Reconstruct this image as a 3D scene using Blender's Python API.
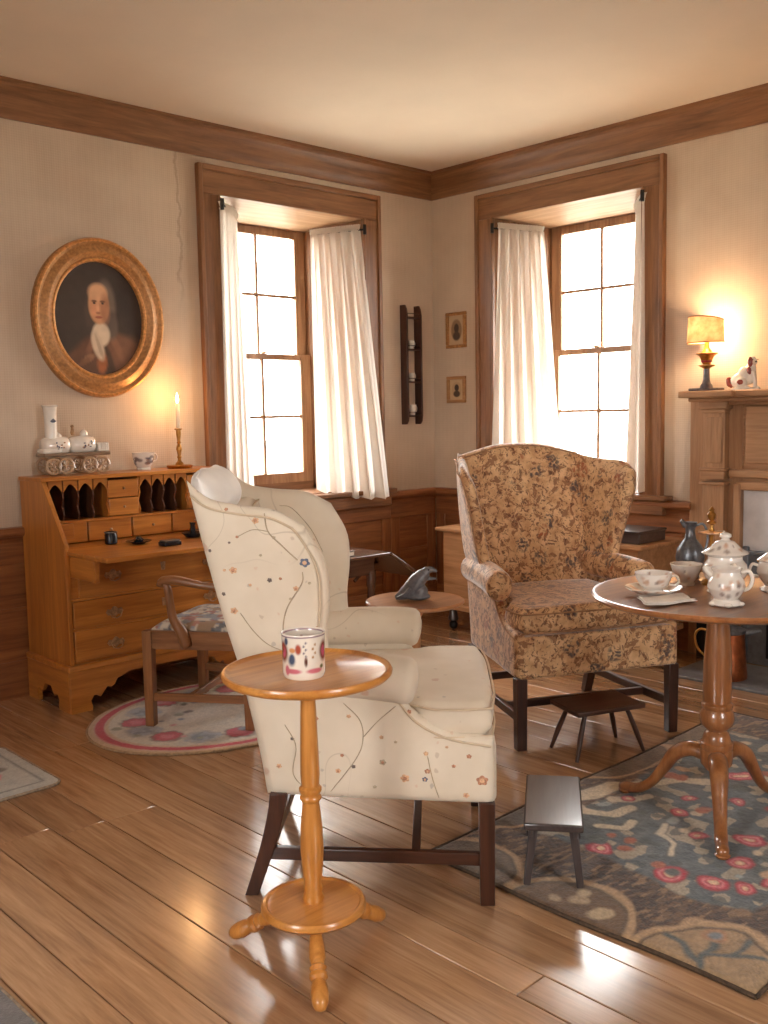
import bpy, bmesh, math, random
import numpy as np
from math import pi, sin, cos, radians, sqrt, atan2
from mathutils import Vector, Matrix
from mathutils.bvhtree import BVHTree

random.seed(7)
rng = np.random.default_rng(7)
for o in list(bpy.data.objects):
    bpy.data.objects.remove(o)
scene = bpy.context.scene
COL = scene.collection

# ------------------------------------------------------------------ camera
cam = bpy.data.cameras.new('camera')
cam.sensor_fit = 'HORIZONTAL'
cam.sensor_width = 36.0
cam.lens = 982.0 / 768.0 * 36.0
cam.clip_start = 0.05
cam_o = bpy.data.objects.new('camera', cam)
COL.objects.link(cam_o)
right = Vector((0.7242, -0.6893, -0.0193)).normalized()
fwd = Vector((0.6849, 0.7216, -0.1005)).normalized()
fwd = (fwd - right * fwd.dot(right)).normalized()
up = right.cross(fwd)
mw = Matrix((right, up, -fwd)).transposed().to_4x4()
mw.translation = Vector((-4.952, -4.699, 1.36))
cam_o.matrix_world = mw
scene.camera = cam_o

# ------------------------------------------------------------------ sky, daylight portals, exposure
world = bpy.data.worlds.new('overcast_sky')
scene.world = world
world.use_nodes = True
wb_ = world.node_tree.nodes['Background']
wb_.inputs[0].default_value = (1.0, 0.985, 0.97, 1)
wb_.inputs[1].default_value = 16.0
scene.view_settings.view_transform = 'Standard'
scene.view_settings.look = 'None'
scene.view_settings.gamma = 1
scene.view_settings.use_curve_mapping = False
scene.view_settings.exposure = 0.5
try:
    scene.cycles.use_denoising = True
    scene.cycles.max_bounces = 10
    scene.cycles.diffuse_bounces = 6
    scene.cycles.sample_clamp_indirect = 8.0
except Exception:
    pass
ROOM = 6.6                       # the room is a square of this side, its far corner at the origin
CEIL = 2.95


def portal(name, loc, rot, sx, sy):
    l = bpy.data.lights.new(name, 'AREA')
    l.shape = 'RECTANGLE'
    l.size = sx
    l.size_y = sy
    l.cycles.is_portal = True
    o = bpy.data.objects.new(name, l)
    COL.objects.link(o)
    o.location = loc
    o.rotation_euler = rot
    return o


# area light shines along its local -Z
portal('daylight_portal', (-1.19, 0.43, 1.72), (radians(-90), 0, 0), 0.8, 1.7)
portal('daylight_portal', (0.43, -1.095, 1.72), (radians(90), 0, radians(90)), 0.8, 1.7)
for t in (-3.6,):
    portal('daylight_portal', (-ROOM - 0.2, t, 1.62), (radians(90), 0, radians(-90)), 1.3, 1.9)
    portal('daylight_portal', (t, -ROOM - 0.2, 1.62), (radians(90), 0, 0), 1.3, 1.9)


# ------------------------------------------------------------------ colour and materials
def lin(c):
    r = []
    for v in c[:3]:
        v /= 255.0
        r.append(v / 12.92 if v <= 0.04045 else ((v + 0.055) / 1.055) ** 2.4)
    return (r[0], r[1], r[2], 1.0)


MATS = {}


def new_mat(name):
    m = bpy.data.materials.new(name)
    m.use_nodes = True
    nt = m.node_tree
    b = nt.nodes['Principled BSDF']
    MATS[name] = m
    return m, nt, b


def N(nt, kind, **kw):
    n = nt.nodes.new(kind)
    for k, v in kw.items():
        if k in n.inputs.keys() if isinstance(k, str) else False:
            n.inputs[k].default_value = v
        else:
            setattr(n, k, v)
    return n


def ramp(nt, stops, interp='LINEAR'):
    r = nt.nodes.new('ShaderNodeValToRGB')
    r.color_ramp.interpolation = interp
    els = r.color_ramp.elements
    while len(els) < len(stops):
        els.new(0.5)
    for e, (p, c) in zip(els, stops):
        e.position = p
        e.color = c
    return r


def mathn(nt, op, a, b=None, clamp=False):
    n = nt.nodes.new('ShaderNodeMath')
    n.operation = op
    n.use_clamp = clamp
    for i, v in enumerate((a, b)):
        if v is None:
            continue
        if isinstance(v, (int, float)):
            n.inputs[i].default_value = v
        else:
            nt.links.new(v, n.inputs[i])
    return n.outputs[0]


def mixc(nt, fac, a, b, mode='MIX'):
    n = nt.nodes.new('ShaderNodeMix')
    n.data_type = 'RGBA'
    n.blend_type = mode
    for sock, v in ((n.inputs[0], fac), (n.inputs[6], a), (n.inputs[7], b)):
        if isinstance(v, (int, float)):
            sock.default_value = v
        elif isinstance(v, tuple):
            sock.default_value = v
        else:
            nt.links.new(v, sock)
    return n.outputs[2]


def bump(nt, b, height, strength, dist=0.01):
    n = nt.nodes.new('ShaderNodeBump')
    n.inputs['Strength'].default_value = strength
    n.inputs['Distance'].default_value = dist
    nt.links.new(height, n.inputs['Height'])
    nt.links.new(n.outputs[0], b.inputs['Normal'])


def coords(nt, scale=(1, 1, 1), rnd=False, kind='Object'):
    tc = nt.nodes.new('ShaderNodeTexCoord')
    mp = nt.nodes.new('ShaderNodeMapping')
    mp.inputs['Scale'].default_value = scale
    nt.links.new(tc.outputs[kind], mp.inputs[0])
    if rnd:
        oi = nt.nodes.new('ShaderNodeObjectInfo')
        mul = mathn(nt, 'MULTIPLY', oi.outputs['Random'], 37.0)
        cb = nt.nodes.new('ShaderNodeCombineXYZ')
        for i in range(3):
            nt.links.new(mul, cb.inputs[i])
        nt.links.new(cb.outputs[0], mp.inputs['Location'])
    return mp.outputs[0]


def noise(nt, vec, scale, detail=4, rough=0.55, dist=0.0):
    n = nt.nodes.new('ShaderNodeTexNoise')
    n.inputs['Scale'].default_value = scale
    n.inputs['Detail'].default_value = detail
    n.inputs['Roughness'].default_value = rough
    n.inputs['Distortion'].default_value = dist
    nt.links.new(vec, n.inputs['Vector'])
    return n


def voronoi(nt, vec, scale, rnd=1.0):
    n = nt.nodes.new('ShaderNodeTexVoronoi')
    n.inputs['Scale'].default_value = scale
    n.inputs['Randomness'].default_value = rnd
    nt.links.new(vec, n.inputs['Vector'])
    return n


def wood(base, dark, light, axis='x', rough=0.4, scale=1.0, vary=0.0, bmp=0.15, coat=0.0, spec=0.5):
    name = base + '_' + axis
    if name in MATS:
        return MATS[name]
    m, nt, b = new_mat(name)
    k = {'x': (0.07, 1, 1), 'y': (1, 0.07, 1), 'z': (1, 1, 0.07)}[axis]
    v = coords(nt, tuple(c * scale for c in k), True)
    n1 = noise(nt, v, 26, 5, 0.6, 0.7)
    n2 = noise(nt, v, 120, 3, 0.6)
    mixed = mathn(nt, 'ADD', mathn(nt, 'MULTIPLY', n1.outputs[0], 0.75), mathn(nt, 'MULTIPLY', n2.outputs[0], 0.25))
    r = ramp(nt, [(0.32, lin(dark)), (0.66, lin(light))])
    nt.links.new(mixed, r.inputs[0])
    c = r.outputs[0]
    if vary:
        oi = nt.nodes.new('ShaderNodeObjectInfo')
        f = mathn(nt, 'ADD', mathn(nt, 'MULTIPLY', oi.outputs['Random'], vary), 1 - vary / 2)
        cb = nt.nodes.new('ShaderNodeCombineXYZ')
        for i in range(3):
            nt.links.new(f, cb.inputs[i])
        c = mixc(nt, 1.0, c, cb.outputs[0], 'MULTIPLY')
    nt.links.new(c, b.inputs['Base Color'])
    b.inputs['Roughness'].default_value = rough
    b.inputs['Specular IOR Level'].default_value = spec
    b.inputs['Coat Weight'].default_value = coat
    b.inputs['Coat Roughness'].default_value = 0.12
    bump(nt, b, mixed, bmp, 0.004)
    return m


def plain(name, c, rough=0.5, metal=0.0, var=0.06, scale=30, bmp=0.0, spec=0.5, coat=0.0, sheen=0.0):
    if name in MATS:
        return MATS[name]
    m, nt, b = new_mat(name)
    v = coords(nt)
    n = noise(nt, v, scale, 4)
    lo = tuple(max(0, x * (1 - var)) for x in c)
    hi = tuple(min(255, x * (1 + var)) for x in c)
    r = ramp(nt, [(0.3, lin(lo)), (0.7, lin(hi))])
    nt.links.new(n.outputs[0], r.inputs[0])
    nt.links.new(r.outputs[0], b.inputs['Base Color'])
    b.inputs['Roughness'].default_value = rough
    b.inputs['Metallic'].default_value = metal
    b.inputs['Specular IOR Level'].default_value = spec
    b.inputs['Coat Weight'].default_value = coat
    b.inputs['Coat Roughness'].default_value = 0.08
    if sheen:
        b.inputs['Sheen Weight'].default_value = sheen
        b.inputs['Sheen Roughness'].default_value = 0.4
    if bmp:
        bump(nt, b, n.outputs[0], bmp, 0.003)
    return m


def painted(name, rough=0.6, bscale=250, bmp=0.2, coat=0.0, sheen=0.0):
    """colour comes from the mesh's own colour attribute (print, weave or brushwork)"""
    if name in MATS:
        return MATS[name]
    m, nt, b = new_mat(name)
    a = nt.nodes.new('ShaderNodeVertexColor')
    a.layer_name = 'Col'
    nt.links.new(a.outputs[0], b.inputs['Base Color'])
    b.inputs['Roughness'].default_value = rough
    b.inputs['Coat Weight'].default_value = coat
    b.inputs['Coat Roughness'].default_value = 0.06
    if sheen:
        b.inputs['Sheen Weight'].default_value = sheen
    if bmp:
        n = noise(nt, coords(nt), bscale, 2)
        bump(nt, b, n.outputs[0], bmp, 0.004)
    return m


def emit(name, c, strength):
    m, nt, b = new_mat(name)
    b.inputs['Base Color'].default_value = lin(c)
    b.inputs['Emission Color'].default_value = lin(c)
    b.inputs['Emission Strength'].default_value = strength
    return m


# ------------------------------------------------------------------ mesh helpers
def crom(pts, n):
    """Catmull-Rom through pts, n samples"""
    P = [np.array(p, float) for p in pts]
    if len(P) == 2:
        return [P[0] + (P[1] - P[0]) * i / (n - 1) for i in range(n)]
    Q = [2 * P[0] - P[1]] + P + [2 * P[-1] - P[-2]]
    L = np.cumsum([0] + [np.linalg.norm(P[i + 1] - P[i]) + 1e-9 for i in range(len(P) - 1)])
    out = []
    for k in range(n):
        s = L[-1] * k / (n - 1)
        i = min(int(np.searchsorted(L, s, side='right')) - 1, len(P) - 2)
        i = max(i, 0)
        t = (s - L[i]) / (L[i + 1] - L[i])
        a, b, c, d = Q[i], Q[i + 1], Q[i + 2], Q[i + 3]
        out.append(0.5 * (2 * b + (c - a) * t + (2 * a - 5 * b + 4 * c - d) * t * t + (3 * b - a - 3 * c + d) * t ** 3))
    return out


class MB:
    def __init__(self):
        self.v = []
        self.f = []
        self.c = None

    def add(self, vs, fs):
        o = len(self.v)
        self.v += [tuple(map(float, p)) for p in vs]
        self.f += [tuple(i + o for i in q) for q in fs]
        return self

    def box(self, x0, x1, y0, y1, z0, z1, mat=None):
        vs = [Vector((x, y, z)) for x in (x0, x1) for y in (y0, y1) for z in (z0, z1)]
        if mat is not None:
            vs = [mat @ p for p in vs]
        return self.add(vs, [(0, 1, 3, 2), (4, 6, 7, 5), (0, 4, 5, 1), (2, 3, 7, 6), (0, 2, 6, 4), (1, 5, 7, 3)])

    def hexa(self, bot, top):
        """8 corners: bottom quad ccw, top quad ccw"""
        return self.add(list(bot) + list(top), [(3, 2, 1, 0), (4, 5, 6, 7), (0, 1, 5, 4), (1, 2, 6, 5), (2, 3, 7, 6), (3, 0, 4, 7)])

    def bar(self, a, b, w, h, upv=(0, 0, 1), w2=None, h2=None):
        a, b = Vector(a), Vector(b)
        d = (b - a).normalized()
        u = Vector(upv)
        if abs(d.dot(u)) > 0.97:
            u = Vector((0, 1, 0))
        s = d.cross(u).normalized()
        u = s.cross(d).normalized()
        w2 = w if w2 is None else w2
        h2 = h if h2 is None else h2
        q = lambda p, ww, hh: [p - s * ww / 2 - u * hh / 2, p + s * ww / 2 - u * hh / 2, p + s * ww / 2 + u * hh / 2, p - s * ww / 2 + u * hh / 2]
        return self.hexa(q(a, w, h), q(b, w2, h2))

    def lathe(self, prof, n=24, cx=0, cy=0, cz=0, mat=None, sx=1, sy=1):
        vs, fs = [], []
        rows = []
        for r, z in prof:
            if r < 1e-5:
                rows.append([len(vs)])
                vs.append(Vector((0, 0, z)))
            else:
                rows.append(list(range(len(vs), len(vs) + n)))
                vs += [Vector((r * cos(2 * pi * i / n) * sx, r * sin(2 * pi * i / n) * sy, z)) for i in range(n)]
        for a, b in zip(rows, rows[1:]):
            for i in range(n):
                j = (i + 1) % n
                if len(a) == 1 and len(b) == 1:
                    continue
                if len(a) == 1:
                    fs.append((a[0], b[j], b[i]))
                elif len(b) == 1:
                    fs.append((a[i], a[j], b[0]))
                else:
                    fs.append((a[i], a[j], b[j], b[i]))
        if mat is not None:
            vs = [mat @ p for p in vs]
        vs = [(p[0] + cx, p[1] + cy, p[2] + cz) for p in vs]
        return self.add(vs, fs)

    def tube(self, path, rad, n=10, cap=True, flat=1.0, upv=(0, 0, 1), smooth=0):
        if smooth:
            k = len(path)
            if not isinstance(rad, (int, float)):
                Q = np.array([tuple(p) for p in path], float)
                cl = np.concatenate([[0], np.cumsum(np.linalg.norm(np.diff(Q, axis=0), axis=1))])
                rad = [float(np.interp(cl[-1] * i / (smooth - 1), cl, rad)) for i in range(smooth)]
            path = crom(path, smooth)
        P = [Vector(tuple(map(float, p))) for p in path]
        if isinstance(rad, (int, float)):
            rad = [rad] * len(P)
        vs, fs = [], []
        u = Vector(upv)
        for i, p in enumerate(P):
            d = (P[min(i + 1, len(P) - 1)] - P[max(i - 1, 0)])
            d = d.normalized() if d.length > 1e-9 else Vector((0, 0, 1))
            s = d.cross(u)
            if s.length < 0.05:
                s = d.cross(Vector((0.3, 1, 0.1)))
            s.normalize()
            w = s.cross(d).normalized()
            u = w
            for k in range(n):
                a = 2 * pi * k / n
                vs.append(p + s * cos(a) * rad[i] + w * sin(a) * rad[i] * flat)
        for i in range(len(P) - 1):
            for k in range(n):
                j = (k + 1) % n
                fs.append((i * n + k, i * n + j, (i + 1) * n + j, (i + 1) * n + k))
        if cap:
            fs.append(tuple(range(n))[::-1])
            fs.append(tuple((len(P) - 1) * n + k for k in range(n)))
        return self.add(vs, fs)

    def prism(self, poly, plane, a, b):
        """poly: 2-D outline; plane 'xz' (extrude y), 'yz' (extrude x) or 'xy' (extrude z) from a to b"""
        n = len(poly)
        mk = {'xz': lambda p, t: (p[0], t, p[1]), 'yz': lambda p, t: (t, p[0], p[1]), 'xy': lambda p, t: (p[0], p[1], t)}[plane]
        vs = [mk(p, a) for p in poly] + [mk(p, b) for p in poly]
        fs = [tuple(range(n)), tuple(range(2 * n - 1, n - 1, -1))]
        fs += [(i, i + n, (i + 1) % n + n, (i + 1) % n) for i in range(n)]
        return self.add(vs, fs)

    def ell(self, c, r, n=16, m=10, mat=None):
        prof = [(sin(pi * i / m), -cos(pi * i / m)) for i in range(m + 1)]
        prof[0] = (0, -1)
        prof[-1] = (0, 1)
        M = Matrix.Diagonal((r[0], r[1], r[2], 1))
        if mat is not None:
            M = mat.to_4x4() @ M
        return self.lathe(prof, n, c[0], c[1], c[2], M)

    def build(self, name, mat, parent=None, bevel=0.0, smooth=None, sub=0, seg=2):
        me = bpy.data.meshes.new(name)
        me.from_pydata(self.v, [], self.f)
        bm = bmesh.new()
        bm.from_mesh(me)
        bmesh.ops.recalc_face_normals(bm, faces=bm.faces)
        bm.to_mesh(me)
        bm.free()
        if self.c is not None:
            at = me.color_attributes.new('Col', 'FLOAT_COLOR', 'POINT')
            at.data.foreach_set('color', np.asarray(self.c, dtype=np.float32).ravel())
        me.materials.append(mat)
        o = bpy.data.objects.new(name, me)
        COL.objects.link(o)
        if parent is not None:
            o.parent = parent
        if bevel:
            md = o.modifiers.new('bevel', 'BEVEL')
            md.width = bevel
            md.segments = seg
            md.limit_method = 'ANGLE'
            md.angle_limit = radians(35)
        if sub:
            md = o.modifiers.new('sub', 'SUBSURF')
            md.levels = sub
            md.render_levels = sub
        if smooth is None:
            smooth = 40
        if smooth:
            me.polygons.foreach_set('use_smooth', [True] * len(me.polygons))
            if smooth < 180:
                me.set_sharp_from_angle(angle=radians(smooth))
        return o


def boxo(name, mat, parent, x0, x1, y0, y1, z0, z1, bevel=0.004):
    return MB().box(x0, x1, y0, y1, z0, z1).build(name, mat, parent, bevel=bevel)


def pad(B, R, T, L, n, m, thick, warp, edge=0.2, pw=0.5, edge_v=None):
    """closed cushion between four boundary polylines (2-D); warp(a,b,t)->(x,y,z)"""
    us = np.sort(np.unique(np.concatenate([np.linspace(0, 1, n), [0.01, 0.99, 0.035, 0.965]])))
    vs_ = np.sort(np.unique(np.concatenate([np.linspace(0, 1, m), [0.01, 0.99, 0.035, 0.965]])))
    S = 200
    Bc, Tc = np.array(crom(B, S)), np.array(crom(T, S))
    Lc, Rc = np.array(crom(L, S)), np.array(crom(R, S))
    ev = lambda C, t: np.array([np.interp(t * (S - 1), range(S), C[:, 0]), np.interp(t * (S - 1), range(S), C[:, 1])])
    c00, c10, c01, c11 = Bc[0], Bc[-1], Tc[0], Tc[-1]
    nu, nv = len(us), len(vs_)
    edge_v = edge if edge_v is None else edge_v
    verts = []
    idx = {}
    faces = []
    for side in (1, -1):
        for i, u in enumerate(us):
            for j, v in enumerate(vs_):
                border = i in (0, nu - 1) or j in (0, nv - 1)
                if border and side == -1:
                    idx[(side, i, j)] = idx[(1, i, j)]
                    continue
                p = (1 - v) * ev(Bc, u) + v * ev(Tc, u) + (1 - u) * ev(Lc, v) + u * ev(Rc, v) - ((1 - u) * (1 - v) * c00 + u * (1 - v) * c10 + (1 - u) * v * c01 + u * v * c11)
                ku = min(1, min(u, 1 - u) / edge)
                kv = min(1, min(v, 1 - v) / edge_v)
                t = thick / 2 * (max(0, 1 - (1 - ku) ** 2)) ** pw * (max(0, 1 - (1 - kv) ** 2)) ** pw
                idx[(side, i, j)] = len(verts)
                verts.append(warp(p[0], p[1], side * t))
    for side in (1, -1):
        for i in range(nu - 1):
            for j in range(nv - 1):
                q = [idx[(side, i, j)], idx[(side, i + 1, j)], idx[(side, i + 1, j + 1)], idx[(side, i, j + 1)]]
                faces.append(tuple(q if side == 1 else q[::-1]))
    mb = MB()
    mb.add(verts, faces)
    return mb


def empty(name, loc=(0, 0, 0), rz=0.0):
    o = bpy.data.objects.new(name, None)
    COL.objects.link(o)
    o.empty_display_size = 0.1
    o.location = loc
    o.rotation_euler = (0, 0, rz)
    return o


def tag(o, label, cat, group=None):
    o['label'] = label
    o['category'] = cat
    if group:
        o['group'] = group
    return o


def struct(o):
    o['kind'] = 'structure'
    return o


def copy_tree(o, parent=None):
    c = o.copy()
    COL.objects.link(c)
    if parent is not None:
        c.parent = parent
    for ch in [x for x in bpy.data.objects if x.parent == o]:
        copy_tree(ch, c)
    return c


def vnoise(X, Y, scale, seed):
    r = np.random.default_rng(seed)
    G = r.random((64, 64))
    x, y = X * scale, Y * scale
    i, j = np.floor(x).astype(int), np.floor(y).astype(int)
    fx, fy = x - i, y - j
    fx, fy = fx * fx * (3 - 2 * fx), fy * fy * (3 - 2 * fy)
    g = lambda a, b: G[a % 64, b % 64]
    return (g(i, j) * (1 - fx) + g(i + 1, j) * fx) * (1 - fy) + (g(i, j + 1) * (1 - fx) + g(i + 1, j + 1) * fx) * fy


def paint(C, mask, col):
    c = np.array(lin(col)[:3])
    m = np.clip(mask, 0, 1)[..., None]
    C[...] = C * (1 - m) + c * m


def soft(d, w):
    """1 where d<0 falling to 0 over w"""
    return np.clip(0.5 - d / w, 0, 1)


# ------------------------------------------------------------------ shared materials
def wallpaper():
    m, nt, b = new_mat('wallpaper_beige_weave')
    v = coords(nt)
    sep = nt.nodes.new('ShaderNodeSeparateXYZ')
    nt.links.new(v, sep.inputs[0])
    n = noise(nt, v, 3.0, 3)
    # woven threads: fine sine grid in height and along the wall
    hx = mathn(nt, 'ADD', sep.outputs[0], sep.outputs[1])
    s1 = mathn(nt, 'SINE', mathn(nt, 'MULTIPLY', hx, 520.0))
    s2 = mathn(nt, 'SINE', mathn(nt, 'MULTIPLY', sep.outputs[2], 520.0))
    s3 = mathn(nt, 'SINE', mathn(nt, 'MULTIPLY', hx, 173.0))
    g = mathn(nt, 'ADD', mathn(nt, 'ADD', s1, s2), mathn(nt, 'MULTIPLY', s3, 0.5))
    f = mathn(nt, 'ADD', mathn(nt, 'MULTIPLY', g, 0.05), n.outputs[0])
    r = ramp(nt, [(0.2, lin((189, 169, 149))), (0.8, lin((211, 193, 172)))])
    nt.links.new(f, r.inputs[0])
    # old water stain running down beside the window
    wob = noise(nt, v, 5.0, 4)
    line = mathn(nt, 'ADD', mathn(nt, 'ADD', sep.outputs[0], 1.985), mathn(nt, 'MULTIPLY', mathn(nt, 'SUBTRACT', wob.outputs[0], 0.5), 0.18))
    band = mathn(nt, 'SUBTRACT', 1.0, mathn(nt, 'MULTIPLY', mathn(nt, 'ABSOLUTE', line), 70.0), True)
    hi = mathn(nt, 'MULTIPLY', mathn(nt, 'SUBTRACT', sep.outputs[2], 1.9), 4.0, True)
    wide = mathn(nt, 'MULTIPLY', mathn(nt, 'MULTIPLY', line, 40.0, True), mathn(nt, 'LESS_THAN', sep.outputs[0], -1.8), True)
    c = mixc(nt, mathn(nt, 'MULTIPLY', mathn(nt, 'MULTIPLY', band, hi), 0.42), r.outputs[0], lin((118, 92, 70)))
    c = mixc(nt, mathn(nt, 'MULTIPLY', mathn(nt, 'MULTIPLY', wide, hi), 0.22), c, lin((150, 122, 98)))
    nt.links.new(c, b.inputs['Base Color'])
    b.inputs['Roughness'].default_value = 0.85
    b.inputs['Specular IOR Level'].default_value = 0.2
    bump(nt, b, g, 0.12, 0.002)
    return m


M_WALL = wallpaper()
M_CEIL = plain('ceiling_plaster', (228, 214, 198), 0.9, var=0.015, scale=2, spec=0.2)
TRIM_D, TRIM_L = (100, 65, 40), (152, 107, 71)
tw = lambda ax: wood('trim_wood', TRIM_D, TRIM_L, ax, 0.42, 1.0, bmp=0.1)
WAIN = lambda ax: wood('wainscot_wood', (110, 66, 38), (164, 106, 64), ax, 0.45, 1.0, bmp=0.1)
MANT = lambda ax: wood('mantel_wood', (136, 96, 64), (184, 140, 100), ax, 0.5, 1.0, bmp=0.12)
DESK = lambda ax: wood('desk_cherry', (160, 94, 36), (208, 138, 62), ax, 0.34, 0.8, bmp=0.06, coat=0.25)
WALN = lambda ax: wood('walnut_chair', (118, 76, 44), (166, 114, 72), ax, 0.38, 1.2, bmp=0.06, coat=0.2)
DARK = lambda ax: wood('mahogany_leg', (40, 20, 13), (76, 42, 27), ax, 0.36, 1.2, bmp=0.06, coat=0.2)
STAND = lambda ax: wood('stand_maple', (176, 108, 42), (218, 152, 76), ax, 0.3, 1.0, bmp=0.05, coat=0.4)
TEA = lambda ax: wood('tea_table_cherry', (122, 72, 38), (172, 112, 64), ax, 0.34, 1.0, bmp=0.02, coat=1.0)
TEA('x').node_tree.nodes['Principled BSDF'].inputs['Coat Roughness'].default_value = 0.22
PINE = lambda ax: wood('chest_pine', (158, 112, 72), (200, 152, 108), ax, 0.5, 1.0, bmp=0.1)
BLACKW = lambda ax: wood('ebonised_wood', (44, 38, 38), (74, 66, 66), ax, 0.28, 1.2, bmp=0.04, coat=0.8)
M_WHITEP = plain('white_porcelain', (236, 228, 216), 0.18, var=0.02, coat=0.6)
M_BRASS = plain('aged_brass', (176, 128, 66), 0.32, 0.9, var=0.12, scale=40)
M_BRASSD = plain('dark_brass', (182, 150, 116), 0.4, 0.7, var=0.2, scale=60)
M_IRON = plain('black_iron', (34, 32, 32), 0.5, 0.5, var=0.2, scale=40, bmp=0.2)
M_GILT = plain('gilded_gesso', (176, 128, 80), 0.42, 0.35, var=0.14, scale=60, bmp=0.5)
M_GILTL = plain('gilded_rim', (206, 150, 92), 0.36, 0.5, var=0.15, scale=60, bmp=0.2)
M_PEWTER = plain('pewter', (112, 114, 118), 0.38, 0.7, var=0.15, scale=60)


def curtain_mat():
    m, nt, b = new_mat('muslin_curtain')
    out = nt.nodes['Material Output']
    nt.nodes.remove(b)
    d = nt.nodes.new('ShaderNodeBsdfDiffuse')
    t = nt.nodes.new('ShaderNodeBsdfTranslucent')
    n = noise(nt, coords(nt), 300, 2)
    r = ramp(nt, [(0.3, lin((244, 238, 228))), (0.7, lin((251, 246, 238)))])
    nt.links.new(n.outputs[0], r.inputs[0])
    nt.links.new(r.outputs[0], d.inputs[0])
    nt.links.new(r.outputs[0], t.inputs[0])
    mx = nt.nodes.new('ShaderNodeMixShader')
    mx.inputs[0].default_value = 0.6
    nt.links.new(d.outputs[0], mx.inputs[1])
    nt.links.new(t.outputs[0], mx.inputs[2])
    nt.links.new(mx.outputs[0], out.inputs[0])
    return m


M_CURT = curtain_mat()


def glass_mat():
    m, nt, b = new_mat('old_window_glass')
    out = nt.nodes['Material Output']
    nt.nodes.remove(b)
    t = nt.nodes.new('ShaderNodeBsdfTransparent')
    t.inputs[0].default_value = (0.97, 0.975, 0.97, 1)
    g = nt.nodes.new('ShaderNodeBsdfGlossy')
    g.inputs['Roughness'].default_value = 0.02
    lw = nt.nodes.new('ShaderNodeLayerWeight')
    f5 = mathn(nt, 'POWER', lw.outputs['Facing'], 5.0)
    mx = nt.nodes.new('ShaderNodeMixShader')
    nt.links.new(mathn(nt, 'ADD', mathn(nt, 'MULTIPLY', f5, 0.9), 0.03), mx.inputs[0])
    nt.links.new(t.outputs[0], mx.inputs[1])
    nt.links.new(g.outputs[0], mx.inputs[2])
    nt.links.new(mx.outputs[0], out.inputs[0])
    return m


M_GLASS = glass_mat()

# ------------------------------------------------------------------ room shell
W = 0.42                    # wall thickness
WA, WB = -1.19, -1.095      # window centres along the two walls in view
OP, OZ0, OZ1 = 0.545, 0.86, 2.58


def wall_mesh(openings, t0, t1, place):
    """wall from t0 to t1 along its run; place(t, depth, z) puts a point (depth grows outwards)"""
    mb = MB()

    def blk(a, b, z0, z1):
        p = [place(t, d, z) for t in (a, b) for d in (0, W) for z in (z0, z1)]
        mb.add(p, [(0, 1, 3, 2), (4, 6, 7, 5), (0, 4, 5, 1), (2, 3, 7, 6), (0, 2, 6, 4), (1, 5, 7, 3)])
    x = t0
    for c, h, z0, zt in sorted(openings):
        blk(x, c - h, 0, CEIL)
        blk(c - h, c + h, 0, z0)
        blk(c - h, c + h, zt, CEIL)
        x = c + h
    blk(x, t1, 0, CEIL)
    return mb


FILL_OPENINGS = [(-3.6, 0.5, 0.85, 2.4)]  # openings of the added windows behind the viewer, sized for fill light
struct(wall_mesh([(WA, OP, OZ0, OZ1)], -ROOM - W, W, lambda t, d, z: (t, d, z)).build('wall_left', M_WALL))
struct(wall_mesh([(WB, OP, OZ0, OZ1)], -ROOM, 0, lambda t, d, z: (d, t, z)).build('wall_right', M_WALL))
struct(wall_mesh(FILL_OPENINGS, -ROOM - W, W, lambda t, d, z: (t, -ROOM - d, z)).build('wall_near', M_WALL))
struct(wall_mesh(FILL_OPENINGS, -ROOM, 0, lambda t, d, z: (-ROOM - d, t, z)).build('wall_side', M_WALL))
struct(MB().box(-ROOM - W, W, -ROOM - W, W, CEIL, CEIL + 0.15).build('ceiling', M_CEIL))

# floor: wide boards, each a piece of the floor
M_SUB = plain('subfloor_dark', (40, 26, 18), 0.9)
floor = struct(MB().box(-ROOM, 0, -ROOM, 0, -0.06, -0.024).build('floor', M_SUB))


def floor_mat():
    m, nt, b = new_mat('worn_oak_boards')
    v = coords(nt, (1, 0.06, 1), True)
    n1 = noise(nt, v, 17, 6, 0.62, 1.1)
    n2 = noise(nt, v, 90, 3, 0.6, 0.3)
    wear = noise(nt, coords(nt, (1, 0.35, 1), True), 3.2, 4, 0.6)
    mixed = mathn(nt, 'ADD', mathn(nt, 'MULTIPLY', n1.outputs[0], 0.65), mathn(nt, 'MULTIPLY', n2.outputs[0], 0.35))
    r = ramp(nt, [(0.30, lin((130, 96, 70))), (0.5, lin((178, 138, 102))), (0.68, lin((204, 166, 128)))])
    nt.links.new(mixed, r.inputs[0])
    oi = nt.nodes.new('ShaderNodeObjectInfo')
    f = mathn(nt, 'ADD', mathn(nt, 'MULTIPLY', oi.outputs['Random'], 0.34), 0.8)
    cb = nt.nodes.new('ShaderNodeCombineXYZ')
    for i in range(3):
        nt.links.new(f, cb.inputs[i])
    c = mixc(nt, 1.0, r.outputs[0], cb.outputs[0], 'MULTIPLY')
    c = mixc(nt, mathn(nt, 'MULTIPLY', mathn(nt, 'SUBTRACT', wear.outputs[0], 0.45), 1.2, True), c, lin((198, 162, 126)))
    nt.links.new(c, b.inputs['Base Color'])
    rr = mathn(nt, 'ADD', mathn(nt, 'MULTIPLY', wear.outputs[0], 0.16), 0.09)
    nt.links.new(rr, b.inputs['Roughness'])
    b.inputs['Specular IOR Level'].default_value = 0.5
    b.inputs['Coat Weight'].default_value = 0.9
    b.inputs['Coat Roughness'].default_value = 0.19
    bump(nt, b, mathn(nt, 'ADD', mixed, wear.outputs[0]), 0.07, 0.005)
    return m


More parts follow.
